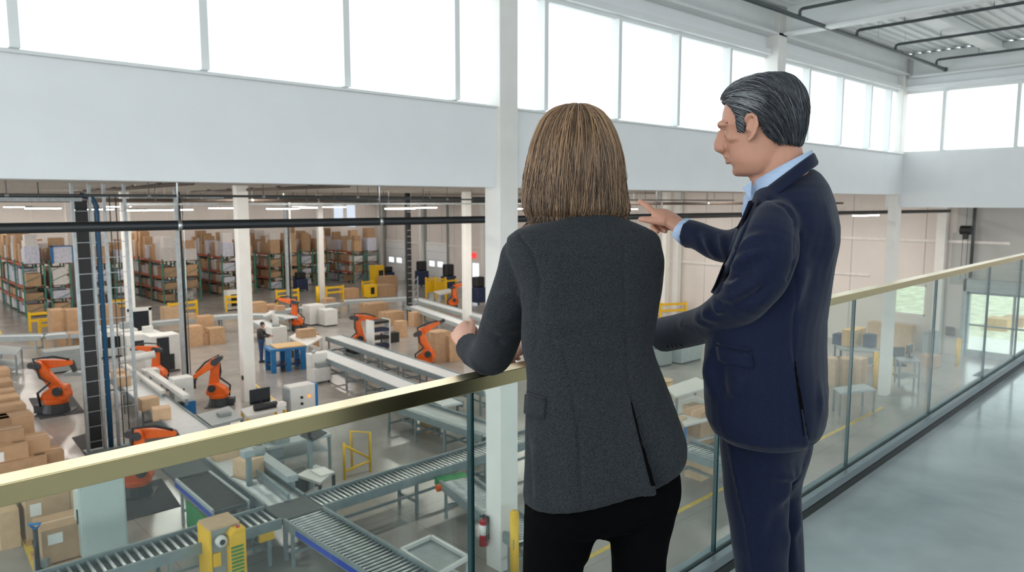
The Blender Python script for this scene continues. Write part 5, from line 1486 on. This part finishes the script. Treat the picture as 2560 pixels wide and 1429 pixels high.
def seedsw(n, tops=.6):
    out = []
    for k in range(n):
        q = rng.uniform(0, 2 * PI)
        if rng.random() < tops: r_ = rng.uniform(.0, .055); z = .11
        else: r_ = .09; z = rng.uniform(-.03, .09)
        out.append(hd(-.01 + math.cos(q) * r_, math.sin(q) * r_, z))
    return out
for nm, mt, n, rd, lf in (('hair_strands', 'hairmid', 2300, .0009, .0045), ('hair_strands', 'hairdark', 1500, .001, .0035), ('hair_strands', 'hairlight', 800, .0008, .0055)):
    strands(bvw, nm, mt, ho, [], fieldw, 1, 1, 1) if False else None
    o = strands(bvw, nm, mt, wo, seedsw(n), fieldw, 30, .0125, rd, lf, .26, endlift=.01, zfree=gd(1440, 538, 1.84).z, axis=hd(-.01, 0, .0))
    o.parent = ho
# ---------------------------------------------------------------- the man
m0 = gd(1920, 1400, 1.82)
mn = thing('person', 'person with short greying hair in navy suit and pale blue shirt, pointing into the hall', 'person', (m0.x, m0.y, MEZ), 0)
TH = R(20)
mf = FH * math.sin(TH) - RT * math.cos(TH)          # where the face looks
ms = -FH * math.cos(TH) - RT * math.sin(TH)         # his left side, towards the camera
zz = Vector((0, 0, 1))
DM = 1.86
HX = 1925
def mh(px_, y, s=0.0, f=None):
    """point of the head: picture column px on the mid plane (or forward offset f) at picture row y, s to his left"""
    c = gd(HX, y, DM)
    if f is None: f = (HX - px_) * pxm(DM) / math.cos(TH)
    return c + mf * f + ms * s
def hrow(y, xf, xb, hw, pf=2.2, grow=0, n=36):
    f1 = (HX - xf) * pxm(DM) / 1.0 + grow; f0 = (HX - xb) * pxm(DM) / 1.0 - grow; hw += grow
    c, a = (f0 + f1) / 2, (f1 - f0) / 2
    base = gd(HX, y, DM); out = []
    for k in range(n):
        q = 2 * PI * k / n; cs, sn = math.cos(q), math.sin(q)
        p_ = pf if cs > 0 else 2.1
        out.append(base + mf * (c + a * math.copysign(abs(cs) ** (2 / p_), cs)) + ms * (hw * math.copysign(abs(sn) ** (2 / 2.3), sn)))
    return out
HS = [(200, 1885, 1960, .034), (207, 1862, 1976, .048), (220, 1842, 1990, .06), (238, 1828, 2000, .069), (261, 1818, 2005, .0745), (280, 1813, 2006, .0765), (300, 1811, 2005, .077), (314, 1810, 2003, .0765), (325, 1817, 2001, .075), (336, 1819, 1998, .0735), (350, 1821, 1994, .072), (364, 1823, 1985, .070), (378, 1826, 1972, .068), (392, 1828, 1962, .066), (404, 1831, 1955, .0635), (416, 1837, 1948, .059), (426, 1839, 1938, .053), (434, 1843, 1925, .045), (440, 1852, 1905, .03)]
bd = MB()
bd.rings([hrow(y, a, b, w) for y, a, b, w in HS])
# nose, brow, lips, chin, cheek, ear
bd.tube([mh(1815, 322), mh(1812, 340), mh(1808, 356), mh(1809, 367), mh(1820, 376)], [.006, .0085, .0105, .0115, .008], 10)
bd.tube([mh(1826, 326), mh(1822, 345), mh(1820, 364), mh(1828, 377)], [.009, .013, .0145, .012], 10)
for s in (-1, 1):
    bd.tube([mh(1824, 321, s * .018), mh(1825, 320, s * .032), mh(1838, 323, s * .048)], [.004, .005, .004], 8)
    bd.tube([mh(1826, 334, s * .018), mh(1828, 335, s * .032), mh(1840, 332, s * .048)], [.004, .0045, .004], 8)
    bd.tube([mh(1818, 371, s * .012), mh(1824, 374, s * .015)], [.0085, .006], 8)
    bd.tube([mh(1813, 311, s * .008), mh(1816, 308, s * .03), mh(1830, 313, s * .055)], [.0065, .0075, .006], 8)
    bd.tube([mh(1834, 340, s * .03), mh(1842, 346, s * .044), mh(1862, 346, s * .057)], [.008, .011, .008], 10)
bd.tube([mh(1832, 391, -.02), mh(1826, 389, 0), mh(1832, 391, .02)], [.004, .0065, .004], 8)
bd.tube([mh(1836, 402, -.018), mh(1829, 403, 0), mh(1836, 402, .018)], [.004, .0065, .004], 8)
ball(bd, mh(1854, 426), .015, 8)
# ears: helix, lobe and bowl
for s in (-1, 1):
    ex = .0785 * s
    def er(x, y, o): return mh(0, y, ex + s * o, (HX - x) * pxm(DM) / math.cos(TH))
    bd.tube([er(1880, 318, .0), er(1875, 304, .007), er(1880, 295, .011), er(1889, 294, .013), er(1897, 302, .015), er(1899, 318, .015), er(1896, 334, .013), er(1889, 347, .010), er(1882, 356, .006), er(1879, 350, .002)], [.004, .005, .0052, .0052, .0052, .005, .005, .0055, .0065, .004], 8)
    bd.tube([er(1890, 305, .004), er(1892, 320, .005), er(1887, 336, .004)], [.006, .008, .007], 8)
    ball(bd, er(1888, 320, -.004), .012, 8, (1.0, .6, 2.5), (mf, ms, zz))
    bd.tube([er(1879, 322, .003), er(1878, 333, .003)], [.004, .004], 8)
# neck and core
bd.tube([mh(1938, 350), mh(1942, 390), mh(1950, 430), gd(1958, 480, 1.89)], [.058, .058, .061, .075], 20)
bd.tube([mh(1905, 425), mh(1925, 455)], [.034, .045], 12)
MR = [(424, 1940, 2036, 1.90, .85, 60), (434, 1922, 2052, 1.89, .8, 60), (446, 1905, 2064, 1.885, .74, 61), (462, 1889, 2078, 1.88, .68, 62), (480, 1877, 2090, 1.875, .63, 62), (502, 1867, 2102, 1.87, .6, 62), (530, 1855, 2111, 1.87, .6, 62), (566, 1841, 2117, 1.87, .62, 62), (605, 1825, 2115, 1.865, .64, 61), (667, 1798, 2101, 1.86, .66, 60), (742, 1771, 2090, 1.855, .7, 58), (800, 1759, 2081, 1.85, .7, 57), (863, 1751, 2080, 1.85, .7, 56), (931, 1750, 2082, 1.84, .72, 56), (985, 1750, 2081, 1.84, .72, 56), (1030, 1754, 2079, 1.835, .72, 56), (1062, 1768, 2075, 1.83, .7, 56)]
bd.rings([prow(y, a + 34, b - 34, d, q, p) for y, a, b, d, q, p in MR[5::2]])
arm_l = [(1944, 540, 1.77, .044), (1931, 568, 1.725, .06), (1917, 625, 1.68, .071), (1899, 686, 1.67, .067), (1868, 735, 1.68, .0585), (1797, 793, 1.80, .0505), (1737, 818, 1.97, .0485), (1660, 836, 2.17, .0525)]
arm_r = [(1962, 520, 2.0, .05), (1900, 580, 2.1, .055), (1845, 612, 2.17, .052), (1797, 612, 2.22, .049), (1745, 590, 2.28, .044), (1719, 584, 2.31, .0455)]
pxtube(bd, [(x, y, d, r * .62) for x, y, d, r in arm_l[:-1]] + [(1660, 836, 2.17, .03), (1628, 838, 2.24, .028)])
pxtube(bd, [(x, y, d, r * .62) for x, y, d, r in arm_r[:-1]] + [(1712, 577, 2.32, .029), (1698, 566, 2.335, .028)])
for pts in ([(1893, 1110, 1.82, .06), (1897, 1330, 1.80, .05), (1905, 1430, 1.80, .045), (1912, 1700, 1.79, .04), (1916, 2130, 1.80, .032)], [(1945, 1110, 1.90, .055), (1945, 1330, 1.93, .045), (1953, 1430, 1.93, .044), (1962, 1700, 1.94, .04), (1972, 2080, 1.96, .032)]): pxtube(bd, pts, 12)
hp = gd(1700, 566, 2.335)
# pointing hand: index out, the rest curled, thumb forward below
hand(bd, hp, gd(1655, 533, 2.405) - hp, (Vector((0, 0, .9)) - FH * .3 + RT * .25).normalized(), -1, .195, ((-5, 3, 3), (56, 80, 40), (66, 82, 40), (74, 84, 40)), (12, 3, .16), 2, .0108, .42)
hq = gd(1630, 838, 2.24)
hand(bd, hq, gd(1585, 850, 2.34) - hq, (Vector((0, 0, 1)) - FH * .2).normalized(), 1, .185, ((15, 25, 20), (18, 28, 20), (20, 30, 20), (24, 32, 20)), (40, 10), 4, .0095)
mb_ = union(bd, 'body', 'skin', mn, .0036, 3)
bb = bvh_obj(mb_)
for s in (-1, 1):
    e = MB(); ball(e, mh(1836, 327.5, s * .031), .0118, 8); local(e, mn).build('eye', 'eye', mb_, True)
    e = MB(); e.tube([mh(1817, 308, s * .012), mh(1820, 305, s * .03), mh(1833, 309, s * .055)], [.002, .003, .0015], 6); local(e, mn).build('eyebrow', 'mhair', mb_, True)
# hair
hsm = MB()
HH = [(189, 1915, 1950, .022), (191, 1895, 1965, .036), (197, 1866, 1978, .052), (207, 1843, 1989, .063), (220, 1826, 1998, .071), (236, 1815, 2006, .0765), (252, 1811, 2010, .079), (270, 1808, 2012, .081), (290, 1805, 2012, .0825), (310, 1803, 2010, .083), (330, 1808, 2006, .081), (348, 1815, 2001, .077), (362, 1860, 1997, .070), (368, 1866, 1992, .064)]
shell = [hrow(y, a, b, w, 2.3, 0, 72) for y, a, b, w in HH]
def hairy(x, y, s):
    """is there hair at forward column x (side columns unshifted) and row y?"""
    pts = [(1800, 246), (1818, 256), (1834, 272), (1846, 292), (1853, 334), (1868, 336), (1873, 296), (1890, 290), (1902, 315), (1913, 338), (1926, 352), (1945, 362), (1990, 367), (2030, 367)]
    for (x0, y0), (x1, y1) in zip(pts[:-1], pts[1:]):
        if x0 <= x <= x1: return y < y0 + (y1 - y0) * (x - x0) / (x1 - x0)
    return x > 2030
full = MB().rings(shell)
bvm = bvh_of(full)
# keep only the hairy faces of a finer shell, then give them thickness
fine = MB(); RY = []
for i in range(len(HH) - 1):
    for k in range(12):
        t = k / 12; RY.append(tuple(a + (b - a) * t for a, b in zip(HH[i], HH[i + 1])))
RY.append(HH[-1])
rows = [hrow(*q, 2.3, 0, 240) for q in RY]
keepv, faces = [], []
def colx(p): return HX - (p - EYE).dot(mf) / pxm(DM) + (gd(HX, 300, DM) - EYE).dot(mf) / pxm(DM)
vs = [p for r_ in rows for p in r_]
N_ = 240
for i in range(len(rows) - 1):
    for k in range(N_):
        q = (i * N_ + k, i * N_ + (k + 1) % N_, (i + 1) * N_ + (k + 1) % N_, (i + 1) * N_ + k)
        c = sum((vs[j] for j in q), Vector()) / 4; yy = RY[i][0]
        if hairy(colx(c), yy, 0): faces.append(q)
fine.add(vs, faces); fine.f.append(tuple(range(N_)))
ho = local(fine, mn).build('hair', 'mhair', mn, True)
sl = ho.modifiers.new('s', 'SOLIDIFY'); sl.thickness = .006; sl.offset = -1
def fieldm(p, t):
    x = colx(p); y = 505 - (p.z - 7) / pxm(DM)
    if not hairy(x, y - 4, 0): return None
    back = min(1, max(0, (x - 1800) / 210)); low = min(1, max(0, (y - 230) / 110))
    side = (p - gd(HX, y, DM)).dot(ms)
    top = 1 if y < 235 else 0
    return -mf * (1.0 - .75 * back) - zz * (.12 + .45 * low + .75 * back ** 2) + ms * (.25 * top * (1 if side > 0 else -1)) + zz * (.5 * max(0, 1 - (x - 1800) / 45))
def seedsm(n, front=False):
    out = []
    while len(out) < n:
        i = int(rng.integers(2, len(rows) - 1)); k = int(rng.integers(0, N_)); p = rows[i][k]
        x = colx(p); y = RY[i][0]
        if hairy(x, y, 0):
            if front and not (x < 1876 and (y > 235 or rng.random() < .35)): continue
            out.append(p)
    return out
for mt, n, rd, lf, fr in (('mhair', 1700, .0008, .0025, False), ('mhair2', 1500, .0007, .0032, False), ('mhairgrey', 520, .0006, .0036, True), ('mhairgrey', 70, .0005, .0038, False)):
    o = strands(bvm, 'hair_strands', mt, mn, seedsm(n, fr), fieldm, 11 if mt != 'mhairgrey' else 9, .008, rd, lf, .16, endlift=.003)
    o.parent = ho
# trousers
tr = MB()
pxtube(tr, [(1885, 1060, 1.83, .088), (1893, 1110, 1.82, .093), (1890, 1220, 1.81, .08), (1897, 1330, 1.80, .071), (1905, 1430, 1.80, .0645), (1912, 1700, 1.79, .058), (1916, 2000, 1.80, .052), (1918, 2110, 1.81, .058)], 20)
pxtube(tr, [(1950, 1060, 1.89, .085), (1948, 1110, 1.90, .085), (1938, 1220, 1.92, .068), (1945, 1330, 1.93, .064), (1953, 1430, 1.93, .064), (1962, 1700, 1.94, .058), (1970, 2000, 1.95, .052), (1972, 2060, 1.96, .058)], 20)
tr.rings([prow(1040, 1800, 2046, 1.85, .7, 46), prow(1090, 1800, 2040, 1.85, .7, 46), prow(1130, 1806, 2022, 1.85, .7, 46), prow(1180, 1812, 2005, 1.85, .7, 46)])
TF = [([(1822, 1095), (1850, 1220), (1872, 1330), (1885, 1429)], .006, 6, 'r'), ([(2005, 1160), (1975, 1190), (1930, 1185)], .008, 12, 'r'), ([(2004, 1180), (1960, 1230), (1940, 1300)], .006, 14, 'r'), ([(1998, 1290), (1975, 1340), (1985, 1420)], .007, 14, 'r'), ([(1990, 1250), (1950, 1270), (1925, 1340)], -.006, 16, 'r')]
union(tr, 'trousers', 'navy', mn, .008, 4, post=folds(TF, .0016))
# jacket
jk_ = MB()
rr_ = [prow(y, a, b, d, q, p, 2.4) for y, a, b, d, q, p in MR]
rr_.append(prow(1082, 1795, 2066, 1.83, .68, 56, 2.3))
jk_.rings(rr_)
pxtube(jk_, arm_l, 22, True)
pxtube(jk_, arm_r, 22, True)
JF = [([(1985, 900), (1995, 970), (2006, 1040), (2015, 1100)], .014, 24, 's'), ([(1988, 560), (1986, 700), (1984, 800), (1985, 900)], .0035, 4.5, 'c'),
      ([(1925, 497), (1962, 515), (1985, 545), (1998, 590), (1996, 640), (1972, 700)], .0055, 5, 'c'), ([(1925, 492), (1966, 508), (1992, 540), (2006, 590)], .002, 8, 'r'),
      ([(1900, 505), (1872, 545), (1850, 600), (1838, 640), (1815, 690)], .0035, 7, 'c'),
      ([(1838, 636), (1880, 600), (1912, 590)], .006, 12, 'r'), ([(1822, 678), (1870, 640), (1920, 625)], .007, 13, 'r'), ([(1812, 705), (1850, 690), (1880, 660)], -.006, 12, 'r'), ([(1806, 712), (1835, 712), (1850, 690)], .007, 11, 'r'), ([(1790, 740), (1830, 745), (1880, 715)], .006, 12, 'r'), ([(1784, 752), (1800, 775), (1812, 770)], .007, 9, 'r'), ([(1762, 760), (1768, 790), (1790, 800)], .006, 9, 'r'), ([(1740, 772), (1745, 800), (1770, 815)], .005, 9, 'r'), ([(1700, 790), (1705, 812), (1722, 822)], .004, 8, 'r'), ([(1850, 760), (1890, 740), (1930, 700)], -.006, 14, 'r'),
      ([(1760, 590), (1775, 620), (1790, 640)], .006, 9, 'r'), ([(1742, 585), (1755, 620), (1772, 640)], -.004, 8, 'r'), ([(1800, 580), (1808, 610), (1815, 640)], .005, 10, 'r'),
      ([(2070, 520), (2080, 600), (2075, 700), (2072, 790)], .005, 14, 'r'), ([(2040, 600), (2030, 680), (2018, 760)], -.004, 22, 'r'), ([(2025, 660), (1990, 730), (1965, 790)], .006, 18, 'r'), ([(2076, 950), (2062, 1000), (2066, 1060)], .006, 9, 'r'), ([(2050, 960), (2048, 1010), (2055, 1060)], .005, 8, 'r'),
      ([(1775, 880), (1772, 930), (1778, 980)], .007, 12, 'r'), ([(1800, 900), (1800, 960), (1820, 1000)], -.006, 18, 'r'), ([(1850, 930), (1836, 970), (1830, 1000)], .006, 22, 'r'), ([(1868, 960), (1862, 1020), (1860, 1090)], .0025, 4, 'c'),
      ([(1790, 1072), (1765, 1048), (1752, 1010)], .002, 5, 'r')]
jm = union(jk_, 'suit_jacket', 'navy', mn, .0048, 5, post=folds(JF, .0014))
bjm = bvh_obj(jm)
local(slit(bjm, [(1985, 903), (1995, 970), (2006, 1040), (2014, 1088)], 10, 1.7), mn).build('vent_shade', 'blacktrouser', jm)  # dark wedge stands in for shade inside the jacket vent
local(flap_grid(bjm, 1793, 1880, 866, 905, (6, 18), .005, 1.72, 8, 4), mn).build('pocket_flap', 'navy', jm, True)
local(flap_grid(bjm, 1795, 1880, 856, 863, (0, 16), .005, 1.72, 8, 1), mn).build('pocket_welt', 'navy', jm, True)
for k, x in enumerate((1668, 1679, 1690, 1701)):
    h = bjm.ray_cast(EYE, ray(x, 866 - k * 1.5).normalized())
    if h[0] is not None:
        b_ = MB().cyl(h[0], h[0] + h[1] * .004, .0062, n=14); local(b_, mn).build('sleeve_button', 'black', jm)
# shirt collar, jacket collar: bands round the neck, low at the front
def band(rows_, th, name, m, par, lab=None):
    """rows_: list of closed rings from top to bottom; thickened outward"""
    n = len(rows_[0]); mb = MB(); outer = []
    for r_ in rows_:
        c = sum(r_, Vector()) / n; outer.append([p + (p - c).normalized() * th for p in r_])
    V = [p for r_ in rows_ for p in r_] + [p for r_ in outer for p in r_]; k = n * len(rows_); F = []
    for i in range(len(rows_) - 1):
        for j in range(n):
            a, b = i * n + j, i * n + (j + 1) % n
            F += [(a, b, b + n, a + n), (k + a + n, k + b + n, k + b, k + a)]
    for j in range(n):
        a, b = j, (j + 1) % n; F.append((k + a, k + b, b, a)); a, b = a + k - n, b + k - n; F.append((a, b, k + b, k + a))
    o = local(mb.add(V, F), mn).build(name, m, par, True, label=lab)
    return o
def cring(cx, rf, rs, yb, yf, n=40, pw=1.0, sh=0):
    out = []
    for k in range(n):
        q = 2 * PI * k / n; cs, sn = math.cos(q), math.sin(q)
        y = yb + (yf - yb) * ((1 + cs) / 2) ** pw
        out.append(mh(cx, y) + mf * (rf * cs + sh) + ms * rs * sn)
    return out
band([cring(1952, .066, .066, 379, 452), cring(1953, .068, .071, 400, 474), cring(1952, .068, .079, 425, 500)], .0035, 'shirt_collar', 'shirt', mn)
sf = MB().tube([mh(1894, 466, .012), mh(1884, 495, .016), mh(1877, 530, .014), mh(1880, 570, .012)], [.012, .018, .016, .012], 12)
local(sf, mn).build('shirt_front', 'shirt', mn, True)
local(MB().prism([(0, 0), (.03, 0), (.005, .045)], -.002, .002, 'y'), mn) if False else None
ct = MB(); A_, B_, C_2 = mh(1886, 452, .045), mh(1865, 470, .03), mh(1884, 496, .06)
ct.add([A_, B_, C_2, A_ + ms * .004, B_ + ms * .004, C_2 + ms * .004], [(0, 1, 2), (5, 4, 3), (0, 3, 4, 1), (1, 4, 5, 2), (2, 5, 3, 0)])
local(ct, mn).build('collar_tip', 'shirt', mn)
band([cring(1952, .069, .074, 386, 495, 48, 1.0), cring(1952, .072, .083, 389, 510, 48, 1.0), cring(1952, .080, .098, 408, 535, 48, 1.0), cring(1951, .080, .102, 415, 545, 48, 1.0)], .0035, 'jacket_collar', 'navy', jm)
# lapel lying on the chest front
local(flap_grid(bjm, 1872, 1893, 502, 735, (-95, 0), .004, 1.75, 3, 10), mn).build('lapel', 'navy', jm, True)
# shirt cuffs
def cuff(a, b, r, name='shirt_cuff'):
    pa, pb = gd(*a), gd(*b); local(MB().tube([pa, pa + (pb - pa) * .5, pb], [r, r * .98, r * .95], 24), mn).build(name, 'shirt', mn, True)
cuff((1724, 587, 2.305), (1703, 570, 2.328), .0405)
cuff((1665, 836, 2.165), (1640, 838, 2.205), .045)
for (x, y, D) in ((1918, 2150, 1.82), (1972, 2090, 1.98)):
    g = gd(x, y, D); b_ = MB(); rg = []
    dv = mf; sv = ms
    for t, hw, hh in ((-.1, .03, .08), (-.07, .038, .1), (0, .042, .09), (.08, .05, .06), (.15, .046, .04), (.19, .024, .024)):
        c = Vector((g.x, g.y, MEZ + .002)) + dv * t
        rg.append([c + sv * hw * math.cos(2 * PI * k / 14) + Vector((0, 0, hh * (.5 + .5 * math.sin(2 * PI * k / 14)))) for k in range(14)])
    local(b_.rings(rg), mn).build('shoe', 'shoe', mn, True)
# ---------------------------------------------------------------- the worker on the hall floor
g = gz(660, 905)
wk = thing('person', 'person in black shirt and blue jeans standing at the white machine bench below', 'person', (g.x, g.y, 0), 0)
def wp(r_, f, z): return g + RT * r_ + FH * f + Vector((0, 0, z - g.z))
tb = MB()
tb.tube([wp(-.09, 0, 1.0), wp(-.1, 0, 1.2), wp(-.08, .02, 1.42), wp(-.04, .03, 1.5)], [.15, .16, .19, .09], 16)
tb.tube([wp(-.05, -.16, 1.42), wp(.05, -.2, 1.18), wp(.3, -.1, 1.16)], [.065, .055, .045], 10); tb.tube([wp(-.05, .2, 1.42), wp(.05, .22, 1.2), wp(.3, .15, 1.16)], [.065, .055, .045], 10)
sh_ = union(tb, 'shirt', M['black'].name and 'black', wk, .02, 2)
tb = MB()
tb.tube([wp(-.1, -.08, .98), wp(-.08, -.09, .5), wp(-.08, -.1, .06)], [.1, .075, .06], 12); tb.tube([wp(-.09, .1, .98), wp(-.12, .1, .5), wp(-.14, .1, .06)], [.1, .075, .06], 12); ball(tb, wp(-.09, 0, .98), .16, 10)
M['jeans'] = mat('blue jeans', '27406b', .8, var=.15)
union(tb, 'jeans', 'jeans', wk, .02, 2)
tb = MB()
ball(tb, wp(0, .02, 1.66), .1, 10, (1, .85, 1.2), (RT, FH, zz)); tb.tube([wp(-.04, .02, 1.46), wp(-.01, .02, 1.6)], [.06, .055], 10); tb.tube([wp(.25, -.1, 1.16), wp(.42, -.1, 1.15)], [.035, .04], 8); tb.tube([wp(.25, .15, 1.16), wp(.42, .13, 1.15)], [.035, .04], 8); tb.tube([wp(-.09, 0, 1.0), wp(-.04, .02, 1.5)], .08, 8)
union(tb, 'body', 'skin', wk, .015, 2)
tb = MB(); ball(tb, wp(-.02, .02, 1.7), .105, 10, (1, .9, 1.05), (RT, FH, zz)); local(tb, wk).build('hair', 'mhair', wk, True)
for s in (-.09, .1): local(MB().cb(0, 0, 0, .12, .26, .09), mn) if False else MB().cb(0, 0, 0, .26, .1, .08).build('shoe', 'black', wk, loc=(wp(-.05, s, 0) - g), rz=math.atan2(RT.y, RT.x))
